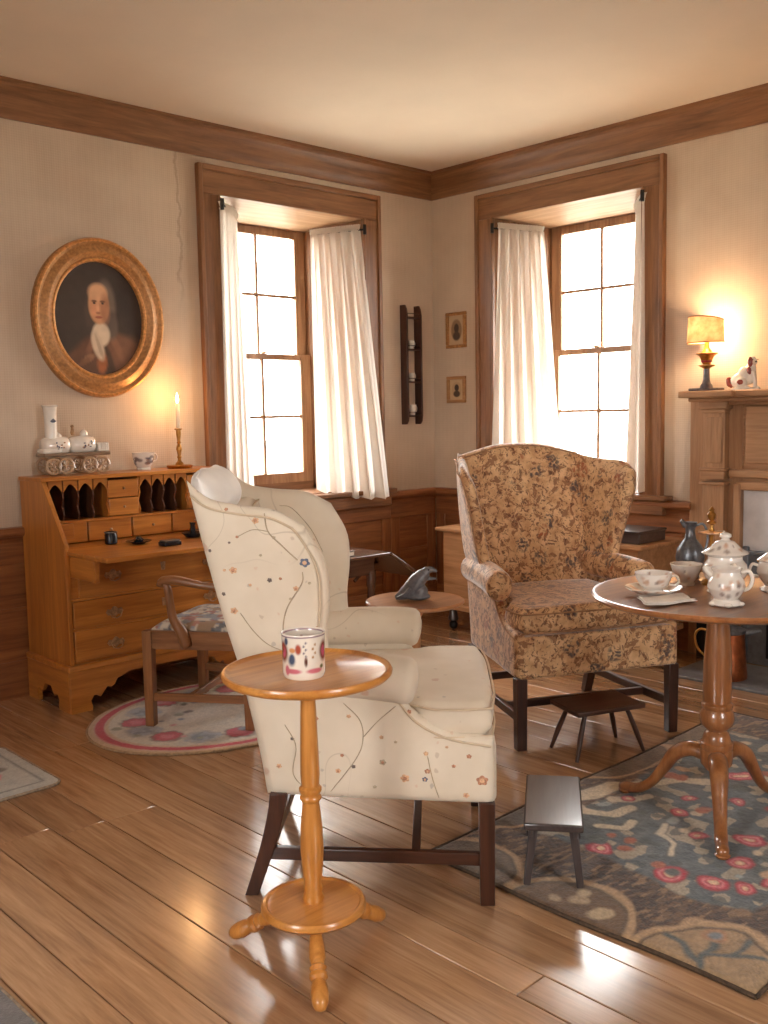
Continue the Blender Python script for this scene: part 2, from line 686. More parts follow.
M_FLOOR = floor_mat()
seams = [-3.94, -3.785, -3.60, -3.44, -3.25, -3.14, -2.96, -2.80, -2.62, -2.46, -2.27, -2.12, -1.95]
x = -1.95
while x < -0.2:
    x += random.choice([0.14, 0.16, 0.19, 0.17])
    seams.append(min(x, 0))
if seams[-1] < 0:
    seams.append(0)
x = -3.94
while x > -ROOM:
    x -= random.choice([0.15, 0.17, 0.19, 0.14])
    seams.insert(0, max(x, -ROOM))
for a, b in zip(seams, seams[1:]):
    ends = [-ROOM]
    y = -ROOM + random.uniform(0.8, 2.6)
    while y < -0.6:
        ends.append(y)
        y += random.uniform(3.2, 4.6)
    ends.append(0)
    if abs(a + 3.25) < 0.01:
        ends = [-ROOM, -3.32, -0.9, 0]
    for e0, e1 in zip(ends, ends[1:]):
        dz = random.uniform(-0.0012, 0.0004)
        mb = MB().box(a + 0.0014 - (a + b) / 2, b - 0.0014 - (a + b) / 2, e0 + 0.001 - (e0 + e1) / 2, e1 - 0.001 - (e0 + e1) / 2, -0.024, 0)
        p = mb.build('plank', M_FLOOR, floor, bevel=0.002, seg=1)
        p.location = ((a + b) / 2, (e0 + e1) / 2, dz)

# ground outside (pale winter lawn, seen through the panes)
g = struct(MB().box(-40, 60, -40, 60, -0.9, -0.7).build('ground', plain('pale_lawn', (186, 184, 170), 0.9, var=0.12, scale=1.5)))


# crown moulding, chair rail, wainscot and baseboard on the two walls in view
def run(prof, wall, name, mat, t0=-ROOM, t1=0.0, parent=None):
    """profile of (depth into the room, z) swept along a wall"""
    mb = MB()
    n = len(prof)
    vs = []
    for t in (t0, t1):
        for d, z in prof:
            tt = t - d if t == 0.0 else t
            vs.append((tt, -d, z) if wall == 'a' else (-d, tt, z))
    fs = [tuple(range(n)), tuple(range(2 * n - 1, n - 1, -1))] + [(i, (i + 1) % n, (i + 1) % n + n, i + n) for i in range(n)]
    mb.add(vs, fs)
    o = mb.build(name, mat, parent, smooth=25)
    if parent is None:
        struct(o)
    return o


CROWN = [(0, 2.778), (0.012, 2.778), (0.015, 2.80), (0.022, 2.812), (0.028, 2.835), (0.034, 2.87), (0.044, 2.90), (0.054, 2.912), (0.058, 2.93), (0.066, 2.934), (0.066, CEIL), (0, CEIL)]
RAIL = [(0, 0.765), (0.022, 0.765), (0.026, 0.782), (0.04, 0.795), (0.055, 0.80), (0.062, 0.812), (0.062, 0.83), (0.055, 0.84), (0, 0.84)]
BASE = [(0, 0), (0.022, 0), (0.022, 0.15), (0.016, 0.165), (0.012, 0.18), (0, 0.18)]
run(CROWN, 'a', 'trim_1', tw('x'))
run(CROWN, 'b', 'trim_2', tw('y'))
run(RAIL, 'a', 'trim_3', WAIN('x'))
run(RAIL, 'b', 'trim_4', WAIN('y'), -1.97)
run(BASE, 'a', 'baseboard_left', WAIN('x'))
run(BASE, 'b', 'baseboard_right', WAIN('y'), -1.97)
for wl, spans in (('a', [(-6.58, -5.0), (-4.98, -3.64), (-3.62, -1.93), (-1.91, -0.46), (-0.44, -0.03)]), ('b', [(-1.965, -0.46), (-0.44, -0.03)])):
    wp = struct(empty('trim_5' if wl == 'a' else 'trim_6'))
    ax = 'x' if wl == 'a' else 'y'
    for s0, s1 in spans:
        def bx(nm, a0, a1, d0, d1, z0, z1, bev=0.004, axis=ax):
            if wl == 'a':
                return boxo(nm, WAIN(axis), wp, a0, a1, -d1, -d0, z0, z1, bev)
            return boxo(nm, WAIN(axis), wp, -d1, -d0, a0, a1, z0, z1, bev)
        bx('top_board', s0 - 0.01, s1 + 0.01, 0, 0.02, 0.66, 0.768)
        bx('panel', s0 + 0.06, s1 - 0.06, 0, 0.008, 0.16, 0.67)
        bx('stile', s0 - 0.01, s0 + 0.07, 0, 0.018, 0.165, 0.665, axis='z')
        bx('stile', s1 - 0.07, s1 + 0.01, 0, 0.018, 0.165, 0.665, axis='z')
        bx('panel_moulding', s0 + 0.07, s1 - 0.07, 0, 0.014, 0.43, 0.445, 0.003)


# ------------------------------------------------------------------ windows
def window(name, loc, rz):
    """local x along the wall, y outwards; deep splayed reveal, double-hung sash of 2 x 4 panes"""
    wn = struct(empty(name, loc, rz))
    fr, bk, D = OP, 0.385, 0.35
    zt, zb = 2.58, 2.535
    # casing: boards with a raised outer band
    for s in (-1, 1):
        c = MB().box(min(s * 0.545, s * 0.665), max(s * 0.545, s * 0.665), -0.024, 0, 0.862, 2.58).build('casing_board', tw('z'), wn, 0.004)
        MB().box(min(s * 0.655, s * 0.685), max(s * 0.655, s * 0.685), -0.038, 0, 0.862, 2.738).build('backband', tw('z'), c, 0.006)
        MB().box(min(s * 0.54, s * 0.556), max(s * 0.54, s * 0.556), -0.03, 0, 0.862, 2.585).build('bead', tw('z'), c, 0.004)
    c = MB().box(-0.665, 0.665, -0.024, 0, 2.58, 2.71).build('casing_head', tw('x'), wn, 0.004)
    MB().box(-0.655, 0.655, -0.038, 0, 2.705, 2.738).build('backband', tw('x'), c, 0.006)
    # reveal
    for s in (-1, 1):
        mb = MB()
        mb.hexa([(s * fr, -0.005, 0.86), (s * bk, D, 0.9), (s * (bk + 0.03), D, 0.9), (s * (fr + 0.03), -0.005, 0.86)],
                [(s * fr, -0.005, zt), (s * bk, D, zb), (s * (bk + 0.03), D, zb), (s * (fr + 0.03), -0.005, zt)])
        mb.build('reveal_panel', tw('z'), wn)
        MB().box(min(s * bk, s * 0.6), max(s * bk, s * 0.6), D, W + 0.01, 0.8, 2.7).build('jamb', tw('z'), wn)
    M_SOFF = wood('soffit_wood', (160, 122, 92), (196, 160, 128), 'x', 0.55, 1.0, bmp=0.05)
    mb = MB()
    mb.hexa([(-fr, -0.005, zt), (fr, -0.005, zt), (bk, D, zb), (-bk, D, zb)], [(-fr, -0.005, zt + 0.03), (fr, -0.005, zt + 0.03), (bk, D, zb + 0.06), (-bk, D, zb + 0.06)])
    mb.build('soffit', M_SOFF, wn)
    MB().box(-0.6, 0.6, D, W + 0.01, zb, 2.75).build('head_jamb', tw('x'), wn)
    mb = MB()
    mb.box(-0.6, 0.6, 0, W + 0.06, 0.85, 0.872).box(-0.74, 0.74, -0.085, 0.0, 0.838, 0.866)
    sl = mb.build('sill', tw('x'), wn, 0.005)
    MB().box(-0.71, 0.71, -0.06, 0, 0.755, 0.84).build('apron', tw('x'), wn, 0.006)
    MB().box(-0.6, 0.6, D, W + 0.05, 0.868, 0.925).build('outer_sill', tw('x'), wn, 0.004)
    # sashes
    gx = 0.305
    M_SASH = wood('sash_wood', (132, 92, 62), (184, 142, 104), 'z', 0.45, 1.0, bmp=0.05)
    M_SASHX = wood('sash_wood', (132, 92, 62), (184, 142, 104), 'x', 0.45, 1.0, bmp=0.05)
    for nm, z0, z1, yo in (('upper_sash', 1.71, zb, 0.385), ('lower_sash', 0.92, 1.745, 0.35)):
        mb = MB()
        mb.box(-0.385, -gx, yo, yo + 0.032, z0, z1).box(gx, 0.385, yo, yo + 0.032, z0, z1)
        br, tr = (0.035, 0.05) if nm == 'upper_sash' else (0.065, 0.035)
        mb.box(-gx, gx, yo, yo + 0.032, z0, z0 + br).box(-gx, gx, yo, yo + 0.032, z1 - tr, z1)
        sh = mb.build(nm, M_SASH, wn, 0.003)
        zm = (z0 + br + z1 - tr) / 2
        MB().box(-0.009, 0.009, yo + 0.003, yo + 0.028, z0 + br, z1 - tr).build('muntin', M_SASH, sh, 0.002)
        MB().box(-gx, gx, yo + 0.004, yo + 0.027, zm - 0.009, zm + 0.009).build('muntin', M_SASHX, sh, 0.002)
        for xa, xb in ((-gx, -0.009), (0.009, gx)):
            for za, zc in ((z0 + br, zm - 0.009), (zm + 0.009, z1 - tr)):
                MB().box(xa, xb, yo + 0.014, yo + 0.017, za, zc).build('pane', M_GLASS, sh)
    mb = MB().box(-0.02, 0.02, 0.33, 0.355, 1.745, 1.757).tube([(0, 0.34, 1.757), (0.01, 0.335, 1.768), (0.035, 0.33, 1.77)], 0.005, 6)
    mb.build('sash_lock', M_BRASSD, wn)
    return wn


window('window_1', (WA, 0, 0), 0)
window('window_2', (0, WB, 0), radians(-90))
# unseen windows added behind the viewer to let in fill daylight
for i, (loc, rz) in enumerate([((-ROOM, -3.6, 0), 90), ((-3.6, -ROOM, 0), 180)]):
    wn = struct(empty('window_%d' % (i + 3), loc, radians(rz)))
    mb = MB()
    for s in (-1, 1):
        mb.box(min(s * 0.5, s * 0.64), max(s * 0.5, s * 0.64), -0.03, 0, 0.84, 2.52)
        mb.box(min(s * 0.45, s * 0.5), max(s * 0.45, s * 0.5), 0.3, 0.36, 0.85, 2.4)
    mb.box(-0.64, 0.64, -0.03, 0, 2.4, 2.52).box(-0.68, 0.68, -0.08, 0, 0.81, 0.85)
    mb.box(-0.5, 0.5, 0.3, 0.36, 2.35, 2.4).box(-0.5, 0.5, 0.3, 0.36, 0.85, 0.91).box(-0.45, 0.45, 0.31, 0.35, 1.6, 1.65)
    for xx in (-0.18, 0.18):
        mb.box(xx - 0.01, xx + 0.01, 0.32, 0.345, 0.88, 2.38)
    mb.build('window_frame', tw('z'), wn)


# ------------------------------------------------------------------ curtains on swing rods
def curtain(name, top, bot, label, nf, seed, amp=0.02, z_top=None, cat='curtain', swell=None):
    """top/bot: polylines of 3-D points from the wall side to the window side"""
    r = random.Random(seed)
    nu, nv = 140, 46
    T, Bt = np.array(crom(top, nu)), np.array(crom(bot, nu))
    ph = [r.uniform(0, 6.28) for _ in range(4)]
    mb = MB()
    vs, fs = [], []
    for j in range(nv):
        v = j / (nv - 1)
        for i in range(nu):
            u = i / (nu - 1)
            ve = v ** 1.3
            p = T[i] * (1 - ve) + Bt[i] * ve
            k = min(i, nu - 2)
            d = (T[k + 1] - T[k]) * (1 - ve) + (Bt[k + 1] - Bt[k]) * ve
            nrm = np.array([d[1], -d[0], 0.0])
            nrm /= np.linalg.norm(nrm) + 1e-9
            a = amp * (0.35 + 0.65 * v)
            wv = sin(u * nf * 2 * pi + ph[0] + 0.6 * sin(v * 2.2 + ph[1])) * a + 0.45 * a * sin(u * nf * 3.7 * pi + ph[2] + v * 1.3)
            head = max(0, 1 - v * 26)
            wv += head * 0.006 * sin(u * nf * 9 * 2 * pi)
            if swell:
                p = p + np.array(swell) * sin(pi * v) ** 1.0 * 1.0
            hem = 0.006 * sin(u * nf * 2 * pi + ph[0]) * v
            vs.append((p[0] + nrm[0] * wv, p[1] + nrm[1] * wv, p[2] + hem))
    for j in range(nv - 1):
        for i in range(nu - 1):
            fs.append((j * nu + i, j * nu + i + 1, (j + 1) * nu + i + 1, (j + 1) * nu + i))
    mb.add(vs, fs)
    root = empty(name, (float(T[0][0]), float(T[0][1]), float(min(b[2] for b in bot))))
    cl = mb.build('cloth', M_CURT, root, smooth=180)
    cl.data.transform(Matrix.Translation(-root.location))
    # gathered heading: a narrow ruffle above the rod
    mb = MB()
    vs, fs = [], []
    for j in range(4):
        for i in range(nu):
            u = i / (nu - 1)
            k = min(i, nu - 2)
            d = T[k + 1] - T[k]
            nrm = np.array([d[1], -d[0], 0.0])
            nrm /= np.linalg.norm(nrm) + 1e-9
            wv = (0.004 + 0.004 * j) * sin(u * nf * 6 * 2 * pi + 0.5 * j)
            vs.append((T[i][0] + nrm[0] * wv, T[i][1] + nrm[1] * wv, T[i][2] + 0.012 * j))
    for j in range(3):
        for i in range(nu - 1):
            fs.append((j * nu + i, j * nu + i + 1, (j + 1) * nu + i + 1, (j + 1) * nu + i))
    hd = mb.add(vs, fs).build('gathered_heading', M_CURT, root, smooth=180)
    hd.data.transform(Matrix.Translation(-root.location))
    tag(root, label, cat, 'muslin window curtains')
    return root


def swing_rod(p0, p1, label):
    mb = MB()
    root = empty('curtain_rod', p0)
    d = Vector(p1) - Vector(p0)
    mb.tube([(0, 0, 0), tuple(d)], 0.006, 8)
    mb.build('rod', M_IRON, root)
    MB().ell(tuple(d), (0.012, 0.012, 0.012), 10, 6).build('finial', M_BRASSD, root)
    MB().lathe([(0, -0.03), (0.011, -0.03), (0.011, 0.03), (0, 0.03)], 10).build('hinge_bracket', M_IRON, root)
    tag(root, label, 'curtain rod', 'swing curtain rods')


curtain('window_curtain', [(-0.675, -0.015, 2.51), (-0.76, 0.13, 2.505), (-0.84, 0.28, 2.50)], [(-0.575, -0.15, 0.815), (-0.80, -0.09, 0.825), (-1.05, 0.02, 0.885)],
        'cream muslin curtain flaring out over the sill beside the narrow wall shelf', 5, 3, 0.026)
curtain('window_curtain', [(-1.745, -0.045, 2.51), (-1.6, 0.05, 2.505), (-1.47, 0.19, 2.50)], [(-1.76, -0.06, 0.90), (-1.62, 0.0, 0.89), (-1.48, 0.08, 0.89)],
        'narrow cream curtain drawn aside nearest the burning candle', 4, 5, 0.016)
curtain('window_curtain', [(-0.015, -0.59, 2.51), (0.12, -0.65, 2.505), (0.28, -0.725, 2.50)], [(-0.05, -0.565, 0.885), (-0.01, -0.78, 0.885), (0.08, -1.03, 0.89)],
        'cream muslin curtain hanging behind the floral chintz wing chair', 5, 8, 0.024)
curtain('window_curtain', [(-0.045, -1.665, 2.51), (0.06, -1.57, 2.505), (0.18, -1.47, 2.50)], [(-0.06, -1.675, 0.885), (0.0, -1.58, 0.885), (0.1, -1.47, 0.89)],
        'narrow cream curtain drawn aside nearest the mantelpiece lamp', 4, 9, 0.014)
swing_rod((-0.655, -0.04, 2.512), (-0.815, 0.29, 2.512), 'dark swing rod carrying the wide curtain beside the wall shelf')
swing_rod((-1.745, -0.065, 2.525), (-1.46, 0.21, 2.525), 'dark swing rod carrying the narrow curtain near the candle')
swing_rod((-0.04, -0.565, 2.512), (0.29, -0.70, 2.512), 'dark swing rod carrying the curtain behind the chintz wing chair')
swing_rod((-0.065, -1.665, 2.525), (0.2, -1.46, 2.525), 'dark swing rod carrying the narrow curtain near the lamp')


# ------------------------------------------------------------------ wing chairs
def crewel_mat():
    m, nt, b = new_mat('cream_crewel_linen')
    v = coords(nt)
    nz = noise(nt, v, 6, 3)
    base = ramp(nt, [(0.3, lin((212, 198, 176))), (0.7, lin((224, 211, 191)))])
    nt.links.new(nz.outputs[0], base.inputs[0])
    c = base.outputs[0]
    # wandering stems
    nv = noise(nt, v, 3.4, 1.0, 0.5, 0.4)
    stem = mathn(nt, 'SUBTRACT', 1.0, mathn(nt, 'MULTIPLY', mathn(nt, 'ABSOLUTE', mathn(nt, 'SUBTRACT', nv.outputs[0], 0.52)), 190.0), True)
    gate = noise(nt, v, 2.1, 1)
    stem = mathn(nt, 'MULTIPLY', stem, mathn(nt, 'MULTIPLY', mathn(nt, 'SUBTRACT', gate.outputs[0], 0.47), 12.0, True))
    c = mixc(nt, mathn(nt, 'MULTIPLY', stem, 0.5), c, lin((160, 142, 120)))
    # small scattered flowers and buds
    warp = noise(nt, v, 40, 2)
    vv = nt.nodes.new('ShaderNodeVectorMath')
    vv.operation = 'MULTIPLY_ADD'
    nt.links.new(warp.outputs['Color'], vv.inputs[0])
    vv.inputs[1].default_value = (0.02, 0.02, 0.02)
    nt.links.new(v, vv.inputs[2])
    for sc, rad, dens, cols, al in ((13, 0.20, 0.80, [(0.0, lin((196, 128, 86))), (0.45, lin((178, 110, 80))), (0.78, lin((110, 112, 126)))], 0.4), (30, 0.22, 0.82, [(0.0, lin((150, 120, 92))), (0.5, lin((204, 150, 112))), (0.85, lin((110, 100, 100)))], 0.32)):
        vo = voronoi(nt, vv.outputs[0], sc)
        sp = nt.nodes.new('ShaderNodeSeparateColor')
        nt.links.new(vo.outputs['Color'], sp.inputs[0])
        inside = mathn(nt, 'MULTIPLY', mathn(nt, 'SUBTRACT', rad, vo.outputs['Distance']), 14.0, True)
        keep = mathn(nt, 'GREATER_THAN', sp.outputs[0], dens)
        cr = ramp(nt, cols, 'CONSTANT')
        nt.links.new(sp.outputs[1], cr.inputs[0])
        c = mixc(nt, mathn(nt, 'MULTIPLY', mathn(nt, 'MULTIPLY', inside, keep), al), c, cr.outputs[0])
    nt.links.new(c, b.inputs['Base Color'])
    b.inputs['Roughness'].default_value = 0.85
    b.inputs['Specular IOR Level'].default_value = 0.2
    b.inputs['Sheen Weight'].default_value = 0.25
    bump(nt, b, noise(nt, v, 420, 2).outputs[0], 0.15, 0.003)
    return m


def chintz_mat():
    m, nt, b = new_mat('brown_floral_chintz')
    v = coords(nt)
    w1 = noise(nt, v, 14, 3)
    vv = nt.nodes.new('ShaderNodeVectorMath')
    vv.operation = 'MULTIPLY_ADD'
    nt.links.new(w1.outputs['Color'], vv.inputs[0])
    vv.inputs[1].default_value = (0.07, 0.07, 0.07)
    nt.links.new(v, vv.inputs[2])
    n0 = noise(nt, v, 20, 3, 0.6)
    base = ramp(nt, [(0.35, lin((200, 154, 110))), (0.65, lin((230, 192, 146)))])
    nt.links.new(n0.outputs[0], base.inputs[0])
    c = base.outputs[0]
    # leafy sprigs
    n1 = noise(nt, vv.outputs[0], 30, 3, 0.65, 0.8)
    lf = mathn(nt, 'MULTIPLY', mathn(nt, 'SUBTRACT', n1.outputs[0], 0.53), 22.0, True)
    c = mixc(nt, mathn(nt, 'MULTIPLY', lf, 0.8), c, lin((136, 88, 58)))
    n2 = noise(nt, vv.outputs[0], 55, 2, 0.6, 0.5)
    lf2 = mathn(nt, 'MULTIPLY', mathn(nt, 'SUBTRACT', n2.outputs[0], 0.58), 25.0, True)
    c = mixc(nt, mathn(nt, 'MULTIPLY', lf2, 0.75), c, lin((92, 54, 40)))
    # blooms: rust, brown and dull blue clusters with petal edges
    for sc, rad, cols, dens in ((9.5, 0.40, [(0.0, lin((168, 92, 58))), (0.4, lin((116, 70, 54))), (0.5, lin((70, 66, 72)))], 0.35),):
        vo = voronoi(nt, vv.outputs[0], sc)
        sp = nt.nodes.new('ShaderNodeSeparateColor')
        nt.links.new(vo.outputs['Color'], sp.inputs[0])
        inside = mathn(nt, 'MULTIPLY', mathn(nt, 'SUBTRACT', rad, vo.outputs['Distance']), 10.0, True)
        petals = voronoi(nt, vv.outputs[0], 58)
        pt = mathn(nt, 'MULTIPLY', mathn(nt, 'SUBTRACT', 0.62, petals.outputs['Distance']), 4.0, True)
        keep = mathn(nt, 'GREATER_THAN', sp.outputs[0], dens)
        cr = ramp(nt, cols, 'CONSTANT')
        nt.links.new(sp.outputs[1], cr.inputs[0])
        f = mathn(nt, 'MULTIPLY', mathn(nt, 'MULTIPLY', inside, keep), mathn(nt, 'MULTIPLY', pt, 0.8))
        c = mixc(nt, f, c, cr.outputs[0])
    nt.links.new(c, b.inputs['Base Color'])
    b.inputs['Roughness'].default_value = 0.6
    b.inputs['Specular IOR Level'].default_value = 0.35
    b.inputs['Sheen Weight'].default_value = 0.9
    b.inputs['Sheen Roughness'].default_value = 0.3
    bump(nt, b, noise(nt, v, 300, 2).outputs[0], 0.12, 0.003)
    return m


M_CREWEL = crewel_mat()
M_CHINTZ = chintz_mat()
M_PIPE1 = plain('cream_piping', (204, 184, 156), 0.8, var=0.05)
M_PIPE2 = plain('tan_piping', (172, 130, 94), 0.75, var=0.15)
S0 = 0.33      # the rear feet stand S0 behind the chair's origin


def wing_chair(name, loc, rz, fab, pipe, crest, corner, label, T, R, fl=0.035, h0=0.303):
    t = empty(name, loc, rz)
    hw = lambda s: h0 + (0.372 - h0) * max(0, min(1, s / 0.69))
    col = {}

    def flare(s, z):
        k = max(0, (z - 0.68) / 0.45)
        return fl * k * max(0, min(1, (s + 0.1) / 0.3))

    for sd in (-1, 1):
        wp = lambda a, b, th, sd=sd: (sd * (hw(a) - 0.026 + th + flare(a, b)), a - S0, b)
        # wing
        B = [(-0.02, 0.655), (0.1, 0.655), R[0]]
        L = [(-0.02, 0.655), (-0.06, 0.80), (-0.105, 0.98), (-0.15, corner)]
        mb = pad(B, R, T, L, 18, 18, 0.058, wp, 0.16)
        RR, TT_ = np.array(crom(R, 14)), np.array(crom(T, 14))
        wing = mb.build('wing', fab, t, smooth=180)
        col[('wing', sd)] = mb
        # piping round the front and top edge of the wing, a little inside the outline
        path = [(a - 0.004, b - 0.022) for a, b in TT_[1:-1]] + [(a - 0.024, b - 0.008) for a, b in RR[::-1][1:-1]]
        MB().tube([wp(a, b, 0.0275) for a, b in crom(path, 40)], 0.0036, 6).build('piping', pipe, wing, smooth=180)
        # side below the arm
        B = [(0.05, 0.29), (0.3, 0.288), (0.69, 0.29)]
        R2 = [(0.69, 0.29), (0.692, 0.38), (0.69, 0.475)]
        T2 = [(-0.02, 0.655), (0.16, 0.655), (0.34, 0.645), (0.425, 0.60), (0.47, 0.545), (0.56, 0.497), (0.69, 0.475)]
        L = [(0.05, 0.29), (0.03, 0.42), (-0.02, 0.655)]
        mb = pad(B, R2, T2, L, 26, 14, 0.05, wp, 0.06, edge_v=0.1)
        side = mb.build('side_panel', fab, t, smooth=180)
        col[('side', sd)] = mb
        path = [(0.43, 0.575), (0.475, 0.52), (0.56, 0.475), (0.68, 0.455)]
        MB().tube([wp(a, b, 0.0265) for a, b in crom(path, 24)], 0.0034, 6).build('piping', pipe, side, smooth=180)
        # rolled arm
        pth = [(-0.0, 0.638), (0.12, 0.642), (0.28, 0.642), (0.40, 0.636), (0.455, 0.63), (0.474, 0.628), (0.483, 0.627)]
        outw = [0.0, 0.0, 0.006, 0.014, 0.018, 0.018, 0.018]
        rad = [0.052, 0.056, 0.058, 0.059, 0.058, 0.048, 0.022]
        arm = MB().tube([(sd * (hw(a) - 0.03 + o), a - S0, b) for (a, b), o in zip(pth, outw)], rad, 18, smooth=60, flat=1.12)
        arm.build('arm', fab, t, smooth=180)
        col[('arm', sd)] = arm
    # back
    ce = min(corner - 0.012, crest + 0.01)
    yb = lambda z: (0.085 + (-0.115 - 0.085) * (z - 0.45) / 0.72) - S0
    wpb = lambda a, b, th: (a, yb(b) + th + 0.012 * (a / 0.33) ** 2, b)
    b0 = h0 - 0.018
    B = [(-b0, 0.42), (0, 0.42), (b0, 0.42)]
    R = [(b0, 0.42), (b0, 0.7), (b0 + 0.006, 1.0), (b0 + 0.012, ce)]
    L = [(-p[0], p[1]) for p in R]
    T = [(-b0 - 0.012, ce), (-0.23, (ce * 0.6 + crest * 0.4)), (-0.12, crest - 0.006), (0, crest), (0.12, crest - 0.006), (0.23, (ce * 0.6 + crest * 0.4)), (b0 + 0.012, ce)]
    mb = pad(B, R, T, L, 20, 20, 0.085, wpb, 0.12, edge_v=0.07)
    back = mb.build('backrest', fab, t, smooth=180)
    MB().tube([wpb(a, b - 0.012, 0.036) for a, b in crom(T, 40)], 0.0036, 6).build('piping', pipe, back, smooth=180)
    # seat rail and cushion
    sb = MB().prism([(-h0 + 0.03, 0.08 - S0), (h0 - 0.03, 0.08 - S0), (0.33, 0.6 - S0), (0.352, 0.66 - S0), (0.352, 0.695 - S0), (-0.352, 0.695 - S0), (-0.352, 0.66 - S0), (-0.33, 0.6 - S0)], 'xy', 0.292, 0.462).build('seat_rail', fab, t, bevel=0.014, seg=3)
    wpc = lambda a, b, th: (a, b - S0, 0.512 + th * (1.0 if th > 0 else 0.8) + (0.012 * (1 - (a / 0.36) ** 2) if th > 0 else 0))
    B = [(-0.265, 0.10), (0, 0.095), (0.265, 0.10)]
    R = [(0.265, 0.10), (0.28, 0.28), (0.298, 0.45), (0.335, 0.50), (0.352, 0.54), (0.352, 0.62), (0.34, 0.685)]
    L = [(-p[0], p[1]) for p in R]
    T = [(-0.34, 0.685), (-0.2, 0.698), (0, 0.70), (0.2, 0.698), (0.34, 0.685)]
    mb = pad(B, R, T, L, 22, 22, 0.108, wpc, 0.05)
    cu = mb.build('seat_cushion', fab, t, smooth=180)
    for zz, off in ((0.553, 0.004), (0.476, 0.004)):
        pp = [(a * 1.008, b + off) for a, b in crom(L[::1], 24)][10:] + [(a, b + off) for a, b in crom(T, 24)] + [(a * 1.008, b + off) for a, b in crom(R, 24)][::-1][:14]
        MB().tube([(a, b - S0 - 0.004, zz) for a, b in pp], 0.0036, 6).build('piping', pipe, cu, smooth=180)
    # legs and stretchers
    for sd in (-1, 1):
        MB().hexa([(sd * 0.345 - 0.021, 0.647 - S0, 0), (sd * 0.345 + 0.021, 0.647 - S0, 0), (sd * 0.345 + 0.021, 0.687 - S0, 0), (sd * 0.345 - 0.021, 0.687 - S0, 0)],
                  [(sd * 0.345 - 0.023, 0.645 - S0, 0.295), (sd * 0.345 + 0.023, 0.645 - S0, 0.295), (sd * 0.345 + 0.023, 0.69 - S0, 0.295), (sd * 0.345 - 0.023, 0.69 - S0, 0.295)]).build('leg', DARK('z'), t, 0.003)
        lg = MB()
        ys = [(0.0, 0.0), (0.025, 0.07), (0.055, 0.16), (0.078, 0.25), (0.085, 0.3)]
        prev = None
        vs, fs = [], []
        for k, (s, z) in enumerate(crom(ys, 9)):
            q = 0.019 + 0.005 * z / 0.3
            xx = sd * (h0 - 0.009)
            vs += [(xx - q, s - q - S0, z), (xx + q, s - q - S0, z), (xx + q, s + q - S0, z), (xx - q, s + q - S0, z)]
            if k:
                o = (k - 1) * 4
                fs += [(o + i, o + (i + 1) % 4, o + 4 + (i + 1) % 4, o + 4 + i) for i in range(4)]
        fs += [(3, 2, 1, 0), tuple(range(len(vs) - 4, len(vs)))]
        lg.add(vs, fs).build('leg', DARK('z'), t, 0.002, smooth=30)
        MB().bar((sd * (h0 - 0.007), 0.045 - S0, 0.122), (sd * 0.345, 0.66 - S0, 0.128), 0.022, 0.036).build('stretcher', DARK('y'), t, 0.003)
    MB().bar((-0.332, 0.47 - S0, 0.125), (0.332, 0.47 - S0, 0.125), 0.024, 0.032).build('stretcher', DARK('x'), t, 0.003)
    MB().bar((-h0 + 0.01, 0.055 - S0, 0.135), (h0 - 0.01, 0.055 - S0, 0.135), 0.022, 0.034).build('stretcher', DARK('x'), t, 0.003)
    tag(t, label, 'wing chair')
    return t, col


F1 = (0.691, -0.727)
# the near front leg stands at (-2.967,-2.991); the chair's right side faces the viewer
c1 = (-2.967 - F1[0] * 0.335 - F1[1] * 0.345, -2.991 - F1[1] * 0.335 + F1[0] * 0.345)
cream, ccol = wing_chair('wing_chair', (c1[0], c1[1], 0), atan2(-F1[0], F1[1]), M_CREWEL, M_PIPE1, 1.085, 1.185,
                         'cream wing chair embroidered with vines, beside the candle stand',
                         [(-0.15, 1.185), (-0.09, 1.135), (0.0, 1.115), (0.10, 1.103), (0.185, 1.06)], [(0.245, 0.655), (0.236, 0.75), (0.246, 0.86), (0.238, 0.96), (0.185, 1.06)], 0.05)
F2 = (-0.454, -0.891)
c2 = ((-1.929 - 1.31) / 2 - F2[0] * (0.667 - S0), (-2.279 - 2.594) / 2 - F2[1] * (0.667 - S0))
wing_chair('wing_chair', (c2[0], c2[1], 0), atan2(0.454, -0.891), M_CHINTZ, M_PIPE2, 1.205, 1.165,
           'brown floral chintz wing chair between the window and tea table',
           [(-0.15, 1.165), (-0.06, 1.145), (0.06, 1.128), (0.19, 1.118), (0.275, 1.07)], [(0.265, 0.655), (0.262, 0.75), (0.276, 0.86), (0.292, 0.97), (0.275, 1.07)], 0.1, 0.315)

# crewel-work on the cream chair: stems and flowers lying on the outer side and the inside of the far wing
BV = {k: BVHTree.FromPolygons([Vector(p) for p in mb.v], mb.f) for k, mb in ccol.items()}


def on_side(s, z, sd=1, inner=False):
    o = Vector((sd * 0.8, s - S0, z)) if not inner else Vector((sd * 0.1, s - S0, z))
    d = Vector((-sd, 0, 0)) if not inner else Vector((sd, 0, 0))
    best = None
    for k, bv in BV.items():
        if k[1] != sd:
            continue
        h = bv.ray_cast(o, d)
        if h[0] is not None and (best is None or h[3] < best[3]):
            best = h
    return best


M_ST = plain('embroidery_stem', (172, 154, 128), 0.85, var=0.12)
EMB = {'blue': plain('embroidery_blue', (98, 104, 122), 0.8, var=0.2, scale=200), 'orange': plain('embroidery_orange', (208, 168, 132), 0.8, var=0.12, scale=200),
       'rust': plain('embroidery_rust', (178, 128, 100), 0.8, var=0.2, scale=200), 'dark': plain('embroidery_dark', (110, 96, 90), 0.8, var=0.2, scale=200),
       'green': plain('embroidery_sage', (184, 168, 142), 0.8, var=0.1, scale=200)}


